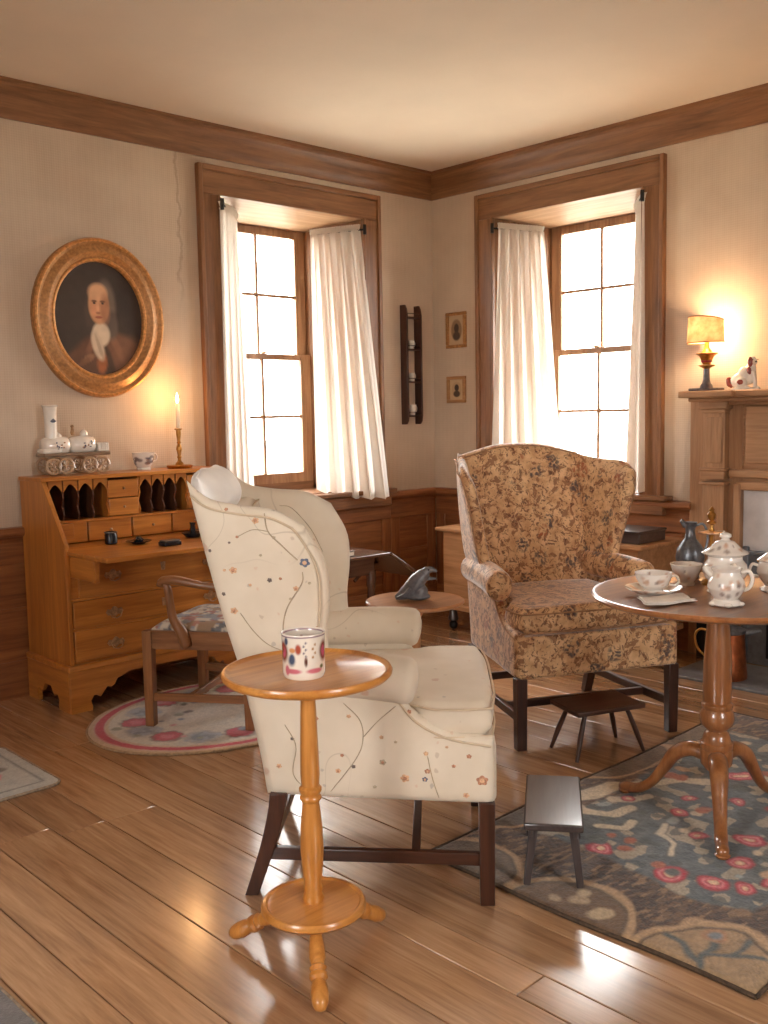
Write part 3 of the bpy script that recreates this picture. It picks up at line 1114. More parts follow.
def stem(pts, sd=1, inner=False, w=0.0022):
    P = []
    for a, b in crom(pts, max(8, 7 * len(pts))):
        h = on_side(a, b, sd, inner)
        if h:
            P.append(h[0] + h[1] * 0.0004)
    if len(P) > 2:
        MB().tube(P, [w * 0.5] + [w] * (len(P) - 2) + [w * 0.5], 5, flat=0.6).build('embroidered_stem', M_ST, cream, smooth=180)


def flower(s, z, r, colr, sd=1, inner=False, petals=5):
    h = on_side(s, z, sd, inner)
    if not h:
        return
    c, nrm = h[0], h[1].normalized()
    u = nrm.cross(Vector((0, 0, 1))).normalized()
    w_ = u.cross(nrm).normalized()
    n = petals * 6
    ph = random.uniform(0, 6)
    vs = [c + nrm * 0.0022]
    for k in range(n):
        a = 2 * pi * k / n
        rr = r * 0.86 * (0.7 + 0.3 * abs(cos(petals * a / 2 + ph)))
        vs.append(c + (u * cos(a) + w_ * sin(a) * 0.85) * rr * 0.6 + nrm * 0.0022)
    for k in range(n):
        a = 2 * pi * k / n
        rr = r * 0.86 * (0.7 + 0.3 * abs(cos(petals * a / 2 + ph)))
        vs.append(c + (u * cos(a) + w_ * sin(a) * 0.85) * rr + nrm * 0.0004)
    fs = [(0, 1 + k, 1 + (k + 1) % n) for k in range(n)] + [(1 + k, 1 + n + k, 1 + n + (k + 1) % n, 1 + (k + 1) % n) for k in range(n)]
    fo = MB().add(vs, fs).build('embroidered_flower', EMB[colr], cream, smooth=180)
    if r > 0.009:
        vs = [c + nrm * 0.003] + [c + (u * cos(k * pi / 4) + w_ * sin(k * pi / 4)) * r * 0.35 + nrm * 0.0026 for k in range(8)]
        MB().add(vs, [(0, 1 + k, 1 + (k + 1) % 8) for k in range(8)]).build('flower_centre', EMB['orange' if colr in ('blue', 'rust') else 'rust'], fo, smooth=180)


stem([(0.074, 1.095), (0.085, 1.046), (0.12, 1.01), (0.165, 0.968)])
stem([(0.177, 0.936), (0.173, 0.903), (0.128, 0.831), (0.115, 0.76), (0.13, 0.70)])
stem([(-0.005, 0.817), (0.033, 0.764), (0.078, 0.725), (0.15, 0.70)])
stem([(0.277, 0.566), (0.32, 0.522), (0.33, 0.47), (0.31, 0.41), (0.235, 0.311)])
stem([(0.422, 0.561), (0.371, 0.516), (0.33, 0.47)])
stem([(0.507, 0.423), (0.52, 0.36), (0.537, 0.305)])
stem([(0.11, 0.50), (0.14, 0.44), (0.13, 0.36), (0.17, 0.31)])
stem([(0.085, 1.046), (0.04, 1.05), (-0.005, 1.03)])
for s, z, r, c in [(0.184, 0.962, 0.018, 'blue'), (0.049, 1.075, 0.013, 'orange'), (-0.02, 0.937, 0.014, 'orange'), (-0.022, 0.823, 0.014, 'orange'), (0.157, 0.889, 0.011, 'orange'),
                   (0.083, 0.911, 0.009, 'dark'), (-0.085, 0.991, 0.007, 'dark'), (-0.035, 1.105, 0.007, 'rust'), (-0.005, 1.03, 0.006, 'rust'), (-0.028, 1.014, 0.005, 'dark'),
                   (0.114, 0.916, 0.006, 'rust'), (0.027, 0.896, 0.006, 'orange'), (-0.05, 0.87, 0.008, 'dark'), (0.161, 1.045, 0.005, 'dark'), (0.10, 1.03, 0.007, 'green'), (0.06, 0.98, 0.006, 'green'),
                   (0.195, 0.905, 0.006, 'green'), (0.14, 0.86, 0.006, 'green'), (-0.045, 0.937, 0.006, 'orange'), (0.21, 0.78, 0.005, 'rust'),
                   (0.301, 0.386, 0.008, 'dark'), (0.383, 0.401, 0.012, 'green'), (0.444, 0.358, 0.016, 'orange'), (0.499, 0.357, 0.010, 'blue'), (0.506, 0.380, 0.010, 'rust'),
                   (0.655, 0.359, 0.020, 'rust'), (0.62, 0.426, 0.009, 'rust'), (0.611, 0.316, 0.011, 'orange'), (0.503, 0.43, 0.009, 'orange'), (0.458, 0.545, 0.009, 'rust'), (0.578, 0.397, 0.007, 'rust'),
                   (0.258, 0.372, 0.010, 'orange'), (0.291, 0.529, 0.008, 'orange'), (0.381, 0.472, 0.008, 'orange'), (0.27, 0.417, 0.007, 'rust'), (0.13, 0.46, 0.007, 'dark'), (0.19, 0.41, 0.01, 'orange'),
                   (0.2, 0.52, 0.008, 'rust'), (0.42, 0.46, 0.006, 'green'), (0.09, 0.38, 0.01, 'orange'), (0.36, 0.33, 0.007, 'green'), (0.56, 0.45, 0.006, 'orange')]:
    flower(s, z, r, c)
for s, z, r, c in [(0.084, 1.041, 0.016, 'blue'), (0.15, 0.9, 0.007, 'dark'), (0.10, 0.97, 0.007, 'orange'), (0.03, 1.07, 0.007, 'green'), (0.36, 0.651, 0.014, 'dark'), (0.28, 0.64, 0.006, 'orange')]:
    flower(s, z, r, c, -1, True)
stem([(0.02, 1.06), (0.06, 1.05), (0.12, 0.98), (0.16, 0.9)], -1, True)

# white pillow over the top of the cream chair's back
R1 = Matrix.Rotation(atan2(-F1[0], F1[1]), 4, 'Z')
pl_loc = R1 @ Vector((-0.0, -0.125 - S0, 1.135))
pw = empty('head_pillow', (c1[0] + pl_loc.x, c1[1] + pl_loc.y, pl_loc.z), atan2(-F1[0], F1[1]))
M_PILLOW = plain('white_cotton', (240, 236, 230), 0.85, var=0.02, scale=12, bmp=0.1)
B = [(-0.19, -0.065), (0, -0.055), (0.19, -0.065)]
T = [(-0.19, 0.05), (-0.1, 0.07), (0, 0.066), (0.1, 0.07), (0.19, 0.05)]
L = [(-0.19, -0.065), (-0.18, 0), (-0.19, 0.05)]
R = [(0.19, -0.065), (0.18, 0), (0.19, 0.05)]
pad(B, R, T, L, 16, 12, 0.13, lambda a, b, th: (a, th - 0.3 * b, b), 0.5, pw=0.6).build('cover', M_PILLOW, pw, smooth=180)
MB().tube([(a, -0.35 * b, b) for a, b in crom(T, 20)], 0.003, 6).build('seam', M_PILLOW, pw, smooth=180)
tag(pw, 'plump white pillow laid over the cream wing chair back', 'pillow')


# ------------------------------------------------------------------ candle stand in front, with its mug
SC = (-3.484, -2.868)
cs = empty('candle_stand', (SC[0], SC[1], 0))
MB().lathe([(0, 0.716), (0.13, 0.716), (0.185, 0.72), (0.2, 0.726), (0.207, 0.733), (0.208, 0.74), (0.205, 0.746), (0.199, 0.747), (0.194, 0.741), (0.188, 0.7385), (0, 0.7385)], 64).build('tabletop', STAND('x'), cs)
MB().lathe([(0, 0.15), (0.024, 0.15), (0.028, 0.165), (0.022, 0.178), (0.024, 0.19), (0.021, 0.2), (0.026, 0.24), (0.029, 0.29), (0.027, 0.35), (0.023, 0.39), (0.021, 0.41), (0.027, 0.418), (0.027, 0.424),
            (0.022, 0.43), (0.028, 0.438), (0.028, 0.446), (0.022, 0.452), (0.024, 0.48), (0.022, 0.56), (0.019, 0.65), (0.018, 0.668), (0.025, 0.676), (0.025, 0.684), (0.02, 0.69), (0.03, 0.716), (0, 0.716)], 28).build('pillar', STAND('z'), cs)
MB().lathe([(0, 0.128), (0.104, 0.128), (0.123, 0.132), (0.131, 0.14), (0.131, 0.148), (0.126, 0.155), (0.119, 0.156), (0.114, 0.152), (0, 0.156)], 56).build('lower_shelf', STAND('x'), cs)
for fx, fy in ((-3.568, -2.673), (-3.26, -2.86), (-3.615, -3.045)):
    d = Vector((fx - SC[0], fy - SC[1], 0))
    d = d.normalized() * 0.245
    a = Vector((d.x * 0.25, d.y * 0.25, 0.128))
    e = Vector((d.x, d.y, 0.017))
    pr = [(0, 0.013), (0.12, 0.014), (0.28, 0.019), (0.42, 0.02), (0.5, 0.0145), (0.53, 0.021), (0.57, 0.0145), (0.60, 0.022), (0.64, 0.022), (0.67, 0.0145), (0.72, 0.019), (0.82, 0.0215), (0.93, 0.0185), (0.985, 0.012), (1.0, 0.004)]
    MB().tube([a.lerp(e, k) for k, _ in pr], [r for _, r in pr], 14).build('leg', STAND('z'), cs)
tag(cs, 'round honey-maple candle stand with turned pillar and three splayed feet', 'side table')


def vpaint_lathe(prof, n, fn):
    """lathe with a colour per vertex; fn(theta array, z array, r array) -> linear rgb"""
    mb = MB().lathe(prof, n)
    P = np.array(mb.v)
    th = np.arctan2(P[:, 1], P[:, 0])
    C = fn(th, P[:, 2], np.hypot(P[:, 0], P[:, 1]))
    mb.c = np.concatenate([C, np.ones((len(C), 1))], 1)
    return mb


def dense(prof, step):
    out = [prof[0]]
    for a, b in zip(prof, prof[1:]):
        k = max(1, int(np.hypot(b[0] - a[0], b[1] - a[1]) / step))
        out += [(a[0] + (b[0] - a[0]) * i / k, a[1] + (b[1] - a[1]) * i / k) for i in range(1, k + 1)]
    return out


MUG_A = atan2(-4.699 + 2.895, -4.952 + 3.515)      # the side of the mug that faces the viewer


def mug_paint(th, z, r):
    C = np.tile(np.array(lin((234, 224, 210))[:3]), (len(th), 1))
    d = (th - MUG_A + pi) % (2 * pi) - pi
    # picture coordinates: a grows to the right as the viewer sees it
    a = d * 0.05 / 0.05
    outer = r > 0.045

    def el(ca, cz, ra, rz, col, k=1.0, w=0.5):
        q = np.sqrt(((a - ca) / ra) ** 2 + ((z - cz) / rz) ** 2)
        paint(C, soft(q - 1, w) * outer * k, col)
    paint(C, soft(np.abs(z - 0.103) - 0.002, 0.002) * outer, (128, 92, 112))
    for s in (-1, 1):
        el(s * 1.12, 0.066, 0.30, 0.024, (122, 60, 40))
        el(s * 1.10, 0.066, 0.15, 0.014, (196, 90, 116))
        el(s * 0.55, 0.022, 0.42, 0.006, (206, 112, 124))
    el(-0.9, 0.092, 0.12, 0.009, (66, 80, 108))
    el(-0.6, 0.047, 0.17, 0.011, (70, 84, 110), w=0.9)
    el(-0.62, 0.047, 0.05, 0.003, (150, 160, 180))
    el(-0.55, 0.072, 0.16, 0.006, (216, 150, 96))
    el(0.1, 0.045, 0.07, 0.012, (92, 56, 44))
    for k in range(5):
        el(0.05 + 0.05 * (-1) ** k, 0.09 - k * 0.008, 0.05, 0.003, (110, 104, 116))
    for k in range(4):
        el(0.5 + 0.06 * (-1) ** k, 0.085 - k * 0.01, 0.05, 0.0035, (178, 132, 84))
    el(0.95, 0.03, 0.12, 0.005, (110, 112, 70))
    for k in range(14):
        ang = 2.0 + k * 0.31
        el(ang if ang < pi else ang - 2 * pi, 0.05 + 0.03 * sin(k * 2.1), 0.14, 0.012, [(70, 84, 110), (170, 80, 60), (206, 112, 124)][k % 3])
    return C


mg = empty('mug', (-3.515, -2.895, 0.7387))
M_PRINT = painted('printed_porcelain', 0.2, 60, 0.0, coat=0.6)
prof = dense([(0, 0.0), (0.046, 0.0), (0.0485, 0.003), (0.049, 0.006), (0.0505, 0.012), (0.0515, 0.10), (0.0525, 0.106), (0.0515, 0.108), (0.049, 0.106), (0.0475, 0.1), (0.046, 0.008), (0, 0.006)], 0.0022)
vpaint_lathe(prof, 120, mug_paint).build('body', M_PRINT, mg)
ha = MUG_A + 2.6
hp = [(0.049, 0.094), (0.068, 0.096), (0.083, 0.08), (0.083, 0.05), (0.07, 0.03), (0.049, 0.026)]
MB().tube([(r * cos(ha), r * sin(ha), z) for r, z in hp], 0.006, 8, smooth=20).build('handle', M_WHITEP, mg, smooth=180)
tag(mg, 'large white china mug painted with roses, on the candle stand', 'mug')

# ------------------------------------------------------------------ tea table with tripod
TC = (-2.01, -3.165)
TZ = 0.757
tt = empty('tea_table', (TC[0], TC[1], 0))
RUGZ = 0.014
MB().lathe([(0, TZ - 0.026), (0.33, TZ - 0.026), (0.385, TZ - 0.02), (0.402, TZ - 0.012), (0.405, TZ - 0.004), (0.400, TZ + 0.003), (0.393, TZ + 0.004), (0.386, TZ), (0, TZ)], 80).build('tabletop', TEA('x'), tt)
MB().box(-0.13, 0.13, -0.13, 0.13, TZ - 0.05, TZ - 0.026).build('block', TEA('x'), tt, 0.006)
MB().lathe([(0, 0.17), (0.034, 0.17), (0.05, 0.19), (0.052, 0.215), (0.052, 0.235), (0.049, 0.24), (0.053, 0.246), (0.053, 0.262), (0.046, 0.268), (0.042, 0.285), (0.038, 0.295), (0.03, 0.302), (0.034, 0.308), (0.05, 0.322),
            (0.0555, 0.342), (0.053, 0.362), (0.046, 0.376), (0.05, 0.382), (0.05, 0.392), (0.043, 0.398), (0.046, 0.44), (0.044, 0.54), (0.037, 0.64), (0.033, 0.69), (0.033, TZ - 0.05), (0, TZ - 0.05)], 32).build('pillar', TEA('z'), tt)
for fx, fy in ((-2.335, -3.32), (-2.073, -2.831), (-1.747, -3.211)):
    d = Vector((fx + 2.04, fy + 3.14, 0)).normalized()
    p = [(0.03, 0.215), (0.085, 0.222), (0.14, 0.195), (0.185, 0.13), (0.225, 0.075), (0.275, 0.04), (0.325, 0.034), (0.345, 0.034)]
    rad = [0.03, 0.031, 0.029, 0.023, 0.02, 0.02, 0.021, 0.012]
    q = [(d.x * r, d.y * r, z + 0.0) for r, z in p]
    lg = MB().tube(q, rad, 14, smooth=30, flat=0.85)
    lg.build('leg', TEA('z'), tt, smooth=70)
    MB().lathe([(0, RUGZ + 0.001), (0.02, RUGZ + 0.001), (0.024, RUGZ + 0.008), (0.016, RUGZ + 0.016), (0, RUGZ + 0.016)], 16, d.x * 0.325, d.y * 0.325).build('foot_pad', TEA('z'), tt)
tag(tt, 'round cherry tilt-top tea table on a tripod, set with china', 'table')


# ------------------------------------------------------------------ hooked rugs (pattern worked into the pile)
M_RUG = painted('hooked_wool', 0.95, 160, 0.6, sheen=0.3)
M_BIND = plain('rug_binding', (150, 132, 112), 0.95, var=0.15, scale=80, bmp=0.3)


def rug_mesh(inside, x0, x1, y0, y1, nx, ny, colour, thick=0.012):
    """inside(X,Y)->True keeps a cell; outline pulled from the grid; closed slab"""
    xs, ys = np.linspace(x0, x1, nx), np.linspace(y0, y1, ny)
    X, Y = np.meshgrid(xs, ys, indexing='ij')
    C = colour(X, Y)
    Z = thick + 0.0018 * (vnoise(X, Y, 90, 5) - 0.5) + 0.003 * (vnoise(X, Y, 5, 6) - 0.5)
    return X, Y, Z, C


def flat_rug(name, outline, colour, label, step, thick=0.012, binding=None):
    """outline: function(u in 0..1, v in 0..1)->(x,y) mapping a square onto the rug"""
    nu, nv = step
    U, V = np.meshgrid(np.linspace(0, 1, nu), np.linspace(0, 1, nv), indexing='ij')
    X, Y = outline(U, V)
    C = colour(X, Y)
    ed = np.minimum(np.minimum(U, 1 - U) * nu, np.minimum(V, 1 - V) * nv)
    Z = thick * np.clip(0.55 + 0.15 * ed, 0, 1) + 0.002 * (vnoise(X, Y, 110, 5) - 0.5) + 0.0015 * (vnoise(X, Y, 5, 6) - 0.5)
    ox, oy = float(X.mean()), float(Y.mean())
    vs = np.stack([X - ox, Y - oy, Z], -1).reshape(-1, 3)
    idx = np.arange(nu * nv).reshape(nu, nv)
    f = np.stack([idx[:-1, :-1], idx[1:, :-1], idx[1:, 1:], idx[:-1, 1:]], -1).reshape(-1, 4)
    ring = np.concatenate([idx[:-1, 0], idx[-1, :-1], idx[:0:-1, -1], idx[0, :0:-1]])
    n = len(vs)
    low = vs[ring].copy()
    low[:, 2] = 0.001
    k = len(ring)
    side = [(int(ring[i]), int(ring[(i + 1) % k]), n + (i + 1) % k, n + i) for i in range(k)]
    root = empty(name, (ox, oy, 0))
    mb = MB()
    mb.v = [tuple(map(float, p)) for p in np.concatenate([vs, low])]
    mb.f = [tuple(map(int, q)) for q in f] + side + [tuple(range(n, n + k))]
    CC = np.concatenate([C.reshape(-1, 3), C.reshape(-1, 3)[ring] * 0.7])
    mb.c = np.concatenate([CC, np.ones((len(CC), 1))], 1)
    mb.build('pile', M_RUG, root, smooth=60)
    q = ring[::3]
    P = [(vs[i][0], vs[i][1], thick * 0.5) for i in q] + [(vs[q[0]][0], vs[q[0]][1], thick * 0.5)]
    MB().tube(P, thick * 0.45, 6, cap=False).build('binding', binding or M_BIND, root, smooth=180)
    tag(root, label, 'rug')
    return root


def seg_dist(X, Y, pts):
    D = np.full(X.shape, 9.0)
    for (ax, ay), (bx, by) in zip(pts, pts[1:]):
        dx, dy = bx - ax, by - ay
        t = np.clip(((X - ax) * dx + (Y - ay) * dy) / (dx * dx + dy * dy + 1e-12), 0, 1)
        D = np.minimum(D, np.hypot(X - ax - t * dx, Y - ay - t * dy))
    return D


def big_rug_colour(X, Y):
    p, q = X + 2.88, Y + 3.72
    wx = p + 0.03 * (vnoise(p, q, 14, 1) - 0.5)
    wy = q + 0.03 * (vnoise(p, q, 14, 2) - 0.5)
    C = np.zeros(X.shape + (3,))
    n1, n2 = vnoise(p, q, 34, 11), vnoise(p + 3, q, 90, 12)
    streak = vnoise(p * 0.7, q * 3.2 + p * 1.4, 26, 4)
    C[...] = np.array(lin((80, 58, 42))[:3])
    paint(C, streak * 0.9 - 0.3, (134, 102, 72))
    paint(C, (n2 > 0.72) * 0.6, (52, 44, 40))
    # blue-grey field
    d = np.minimum(np.minimum(p - 0.34, 1.98 - 0.30 - p), np.minimum(q - 0.16, 0.90 - q)) + 0.10 * (vnoise(p, q, 6, 7) - 0.5)
    fld = soft(-d, 0.02)
    paint(C, fld, (84, 94, 100))
    paint(C, fld * (n1 - 0.4) * 1.1, (118, 124, 122))
    paint(C, fld * (vnoise(p, q, 22, 31) > 0.66) * 0.85, (178, 164, 140))
    paint(C, fld * (vnoise(p, q, 26, 32) > 0.72) * 0.75, (72, 80, 82))

    dark = (vnoise(p * 1.0 + 0.5 * q, q * 2.5, 40, 33) > 0.6) * (1 - fld) * 0.6
    paint(C, dark, (44, 35, 30))
    paint(C, (vnoise(p * 0.8 + q, q * 2.2, 34, 35) > 0.7) * (1 - fld) * 0.6, (158, 126, 92))

    def lobe(cx, cy, rx, ry, fill, rim=(184, 152, 114)):
        r = np.hypot((wx - cx) / rx, (wy - cy) / ry)
        paint(C, soft(r - 1.0, 0.05), rim)
        paint(C, soft(r - 0.88, 0.05), (98, 80, 60))
        paint(C, soft(r - 0.82, 0.04), fill)
        paint(C, soft(r - 0.82, 0.04) * (n1 - 0.3) * 0.8, tuple(int(v * 0.8) for v in fill))
    for k, cy in enumerate((0.14, 0.54, 0.92)):
        lobe(0.0, cy, 0.26 if k == 0 else 0.2, 0.2, [(168, 140, 104), (112, 86, 60), (116, 98, 78)][k])
    for k, cx in enumerate((0.5, 1.12, 1.6)):
        lobe(cx, 1.06, 0.26, 0.13, [(92, 80, 64), (116, 94, 70), (126, 104, 78)][k])
        lobe(cx + 0.1, -0.02, 0.26, 0.16, (150, 128, 98))
    # sprigs in the lobes
    for pts in ([(0.01, 0.15), (0.1, 0.16), (0.17, 0.2)], [(0.06, 0.155), (0.12, 0.10), (0.15, 0.05)], [(0.03, 0.16), (0.09, 0.23), (0.1, 0.28)], [(0.1, 0.12), (0.2, 0.1)]):
        paint(C, soft(seg_dist(wx, wy, pts) - 0.009, 0.01), (84, 92, 92))
    for (a, b, r, c) in [(0.17, 0.19, 0.032, (176, 132, 96)), (0.17, 0.19, 0.018, (120, 132, 136)), (0.06, 0.46, 0.035, (186, 166, 132)), (0.09, 0.55, 0.026, (176, 154, 122)), (0.05, 0.60, 0.02, (176, 154, 122)), (0.13, 0.56, 0.02, (186, 166, 132))]:
        paint(C, soft(np.hypot(wx - a, wy - b) - r, 0.012), c)
    # pale scrolls
    for pts, w_ in [([(0.66, 0.98), (0.74, 0.95), (0.86, 0.93), (0.92, 0.88)], 0.035), ([(0.62, 0.96), (0.60, 0.88), (0.64, 0.80), (0.72, 0.78)], 0.024), ([(0.74, 0.88), (0.78, 0.82), (0.86, 0.80)], 0.022),
                    ([(0.52, 0.78), (0.56, 0.72), (0.64, 0.71)], 0.016), ([(0.98, 0.84), (1.08, 0.8), (1.12, 0.7)], 0.024), ([(0.5, 0.5), (0.58, 0.54), (0.62, 0.62), (0.7, 0.64)], 0.010),
                    ([(1.2, 0.5), (1.3, 0.58), (1.42, 0.55)], 0.02), ([(0.86, 0.3), (0.96, 0.36), (1.05, 0.32)], 0.018)]:
        paint(C, soft(seg_dist(wx, wy, pts) - w_, 0.01), (206, 194, 170))
        paint(C, soft(np.abs(seg_dist(wx, wy, pts) - w_ - 0.004) - 0.002, 0.004) * 0.8, (86, 84, 80))
    # roses
    rr = random.Random(3)
    roses = [(0.395, 0.689, 0.044), (0.391, 0.449, 0.050), (0.418, 0.326, 0.042), (0.459, 0.243, 0.035), (0.602, 0.332, 0.034), (0.761, 0.382, 0.042), (0.805, 0.643, 0.03), (0.937, 0.688, 0.028),
             (0.689, 0.518, 0.026), (0.783, 0.837, 0.024), (1.05, 0.42, 0.045), (1.25, 0.66, 0.045), (1.5, 0.4, 0.05), (1.4, 0.8, 0.035), (1.02, 0.55, 0.03), (0.55, 0.2, 0.03)]
    for a, b, r in roses:
        dd = np.hypot(wx - a, (wy - b)) + 0.012 * (n1 - 0.5)
        paint(C, soft(dd - r * 1.12, 0.01), (120, 70, 66))
        paint(C, soft(dd - r, 0.01), (182, 40, 62))
        paint(C, soft(np.abs(dd - r * 0.62) - r * 0.1, 0.01), (222, 138, 142))
        paint(C, soft(dd - r * 0.32, 0.008), (226, 196, 160))
    for k in range(46):
        a, b = rr.uniform(0.38, 1.7), rr.uniform(0.2, 0.88)
        r = rr.uniform(0.012, 0.03)
        dd = np.hypot(wx - a, (wy - b) * rr.uniform(0.7, 1.3))
        paint(C, soft(dd - r, 0.01), rr.choice([(206, 188, 160), (192, 158, 124), (170, 96, 70), (150, 160, 160), (84, 92, 90), (206, 188, 160)]))
    # fine loops
    lp = vnoise(p, q, 180, 21)
    C *= (0.72 + 0.5 * lp)[..., None]
    return np.clip(C, 0, 1)


def rect_map(x0, x1, y0, y1, wob=0.006, rad=0.02):
    def f(U, V):
        X = x0 + (x1 - x0) * U
        Y = y0 + (y1 - y0) * V
        X = X + wob * np.sin(V * 9) * (1 - 2 * U)
        Y = Y + wob * np.sin(U * 11 + 1) * (1 - 2 * V)
        return X, Y
    return f


flat_rug('hooked_rug', rect_map(-2.88, -0.92, -3.73, -2.66), big_rug_colour, 'large brown hooked rug with pink roses on a blue field under the tea table', (360, 200), 0.013,
         plain('dark_binding', (78, 62, 48), 0.95, var=0.2, scale=80, bmp=0.3))


def disc_map(cx, cy, rx, ry, sq=2.0):
    def f(U, V):
        a, b = 2 * U - 1, 2 * V - 1
        x = a * np.sqrt(1 - b * b / 2)
        y = b * np.sqrt(1 - a * a / 2)
        return cx + rx * x, cy + ry * y
    return f


OR = (-2.46, -0.98, 0.635, 0.50)


def oval_colour(X, Y):
    p, q = (X - OR[0]), (Y - OR[1])
    r = np.hypot(p / OR[2], q / OR[3])
    n1 = vnoise(X, Y, 40, 3)
    C = np.zeros(X.shape + (3,))
    C[...] = np.array(lin((216, 208, 194))[:3])
    paint(C, (n1 - 0.4) * 0.8, (190, 186, 178))
    paint(C, soft(0.95 - r, 0.02), (198, 168, 134))
    paint(C, soft(np.abs(r - 0.915) - 0.034, 0.015), (190, 44, 66))
    paint(C, soft(np.abs(r - 0.865) - 0.012, 0.012), (206, 180, 150))
    rr = random.Random(5)
    for k in range(15):
        a = k * 2 * pi / 15 + 0.2
        cx, cy = 0.66 * OR[2] * cos(a), 0.66 * OR[3] * sin(a)
        dd = np.hypot(p - cx, q - cy) + 0.02 * (vnoise(X, Y, 60, 8) - 0.5)
        if k % 2 == 0:
            paint(C, soft(dd - 0.07, 0.02), (112, 92, 78))
            paint(C, soft(dd - 0.06, 0.012), (196, 74, 92))
            paint(C, soft(dd - 0.028, 0.02) * 0.6, (226, 140, 148))
        else:
            paint(C, soft(dd - 0.065, 0.05) * 0.85, (118, 130, 148))
            paint(C, (vnoise(X, Y, 50, 9 + k) > 0.6) * soft(dd - 0.08, 0.01) * 0.8, (170, 176, 188))
    for k in range(40):
        a, rd = rr.uniform(0, 2 * pi), rr.uniform(0.25, 0.8)
        dd = np.hypot(p - rd * OR[2] * cos(a), q - rd * OR[3] * sin(a))
        paint(C, soft(dd - rr.uniform(0.012, 0.026), 0.012), rr.choice([(128, 138, 150), (110, 100, 90), (210, 150, 150), (150, 150, 130)]))
    C *= (0.85 + 0.3 * vnoise(X, Y, 170, 2))[..., None]
    return np.clip(C, 0, 1)


flat_rug('oval_rug', disc_map(*OR), oval_colour, 'oval pale hooked rug with red border under the armchair', (150, 130), 0.012, plain('tan_binding', (168, 140, 108), 0.95, var=0.15, scale=80, bmp=0.3))


def round_rect(x0, x1, y0, y1, r):
    def f(U, V):
        X = x0 + (x1 - x0) * U
        Y = y0 + (y1 - y0) * V
        # pull the corners in
        ex = np.maximum(0, np.maximum(x0 + r - X, X - (x1 - r)))
        ey = np.maximum(0, np.maximum(y0 + r - Y, Y - (y1 - r)))
        m = np.hypot(ex, ey)
        k = np.where(m > 1e-6, np.maximum(ex, ey) / np.maximum(m, 1e-6), 1)
        X = X - np.sign(X - (x0 + x1) / 2) * ex * (1 - k)
        Y = Y - np.sign(Y - (y0 + y1) / 2) * ey * (1 - k)
        return X, Y
    return f


def small_colour(X, Y):
    n1 = vnoise(X, Y, 40, 3)
    C = np.zeros(X.shape + (3,))
    C[...] = np.array(lin((178, 176, 166))[:3])
    paint(C, (n1 - 0.4) * 0.9, (150, 152, 150))
    dx = np.minimum(X + 4.25, -3.385 - X)
    dy = np.minimum(Y + 1.275, -0.70 - Y)
    d = np.minimum(dx, dy)
    paint(C, soft(np.abs(d - 0.055) - 0.006, 0.008), (120, 118, 112))
    for a, b, r, c in [(-3.62, -1.08, 0.05, (176, 72, 84)), (-3.57, -1.05, 0.04, (200, 110, 116)), (-3.52, -0.98, 0.03, (116, 108, 96)), (-3.66, -0.92, 0.05, (120, 130, 140)), (-3.75, -1.05, 0.05, (176, 72, 84)), (-3.56, -0.84, 0.04, (150, 140, 120)), (-3.85, -0.95, 0.06, (180, 80, 90)), (-3.95, -1.1, 0.05, (120, 130, 140))]:
        paint(C, soft(np.hypot(X - a, Y - b) + 0.02 * (n1 - 0.5) - r, 0.014), c)
    C *= (0.85 + 0.3 * vnoise(X, Y, 170, 2))[..., None]
    return np.clip(C, 0, 1)


flat_rug('floral_rug', round_rect(-4.25, -3.385, -1.275, -0.70, 0.05), small_colour, 'small grey floral rug with rounded corners on bare boards near the desk', (130, 90), 0.012)


def grey_colour(X, Y):
    C = np.zeros(X.shape + (3,))
    C[...] = np.array(lin((112, 108, 108))[:3])
    C *= (0.75 + 0.5 * vnoise(X, Y, 120, 2))[..., None]
    return C


flat_rug('runner_rug', rect_map(-4.85, -4.10, -3.6, -2.0, 0.003), grey_colour, 'plain grey rug whose edge shows nearest the viewer', (60, 120), 0.01)

# ------------------------------------------------------------------ slant-front desk
dk = empty('slant_front_desk', (-2.46, -0.25, 0))
XL, XR, YB, YF = -0.5, 0.5, 0.215, -0.23      # local; front at world y = -0.48
side = [(YB, 0.215), (YF, 0.215), (YF, 0.785), (-0.02, 1.075), (YB, 1.075)]
for x0 in (XL, XR - 0.022):
    MB().prism(side, 'yz', x0, x0 + 0.022).build('side_panel', DESK('z'), dk, 0.002)
boxo('top_board', DESK('x'), dk, XL - 0.006, XR + 0.006, -0.035, YB, 1.068, 1.088, 0.003)
boxo('back_board', DESK('x'), dk, XL + 0.02, XR - 0.02, YB - 0.015, YB - 0.001, 0.22, 1.07, 0)
boxo('carcase', DESK('x'), dk, XL + 0.022, XR - 0.022, YF + 0.012, YB - 0.02, 0.215, 0.745, 0)
# base moulding and scalloped bracket feet
boxo('base_moulding', DESK('x'), dk, XL - 0.018, XR + 0.018, YF - 0.018, YB, 0.195, 0.226, 0.007)


def bracket(w, h=0.2):
    """scalloped outline from the floor to h, along one face of width w"""
    half = [(0, 0), (0.105, 0), (0.108, 0.02), (0.10, 0.045), (0.115, 0.07), (0.135, 0.068), (0.148, 0.056), (0.168, 0.078), (0.185, 0.10), (0.205, 0.092), (0.222, 0.10), (0.24, 0.128), (0.27, 0.135), (0.3, 0.15)]
    half = [(a, b) for a, b in half if a < w / 2 - 0.02]
    return half + [(w - a, b) for a, b in half[::-1]] + [(w, h), (0, h)]


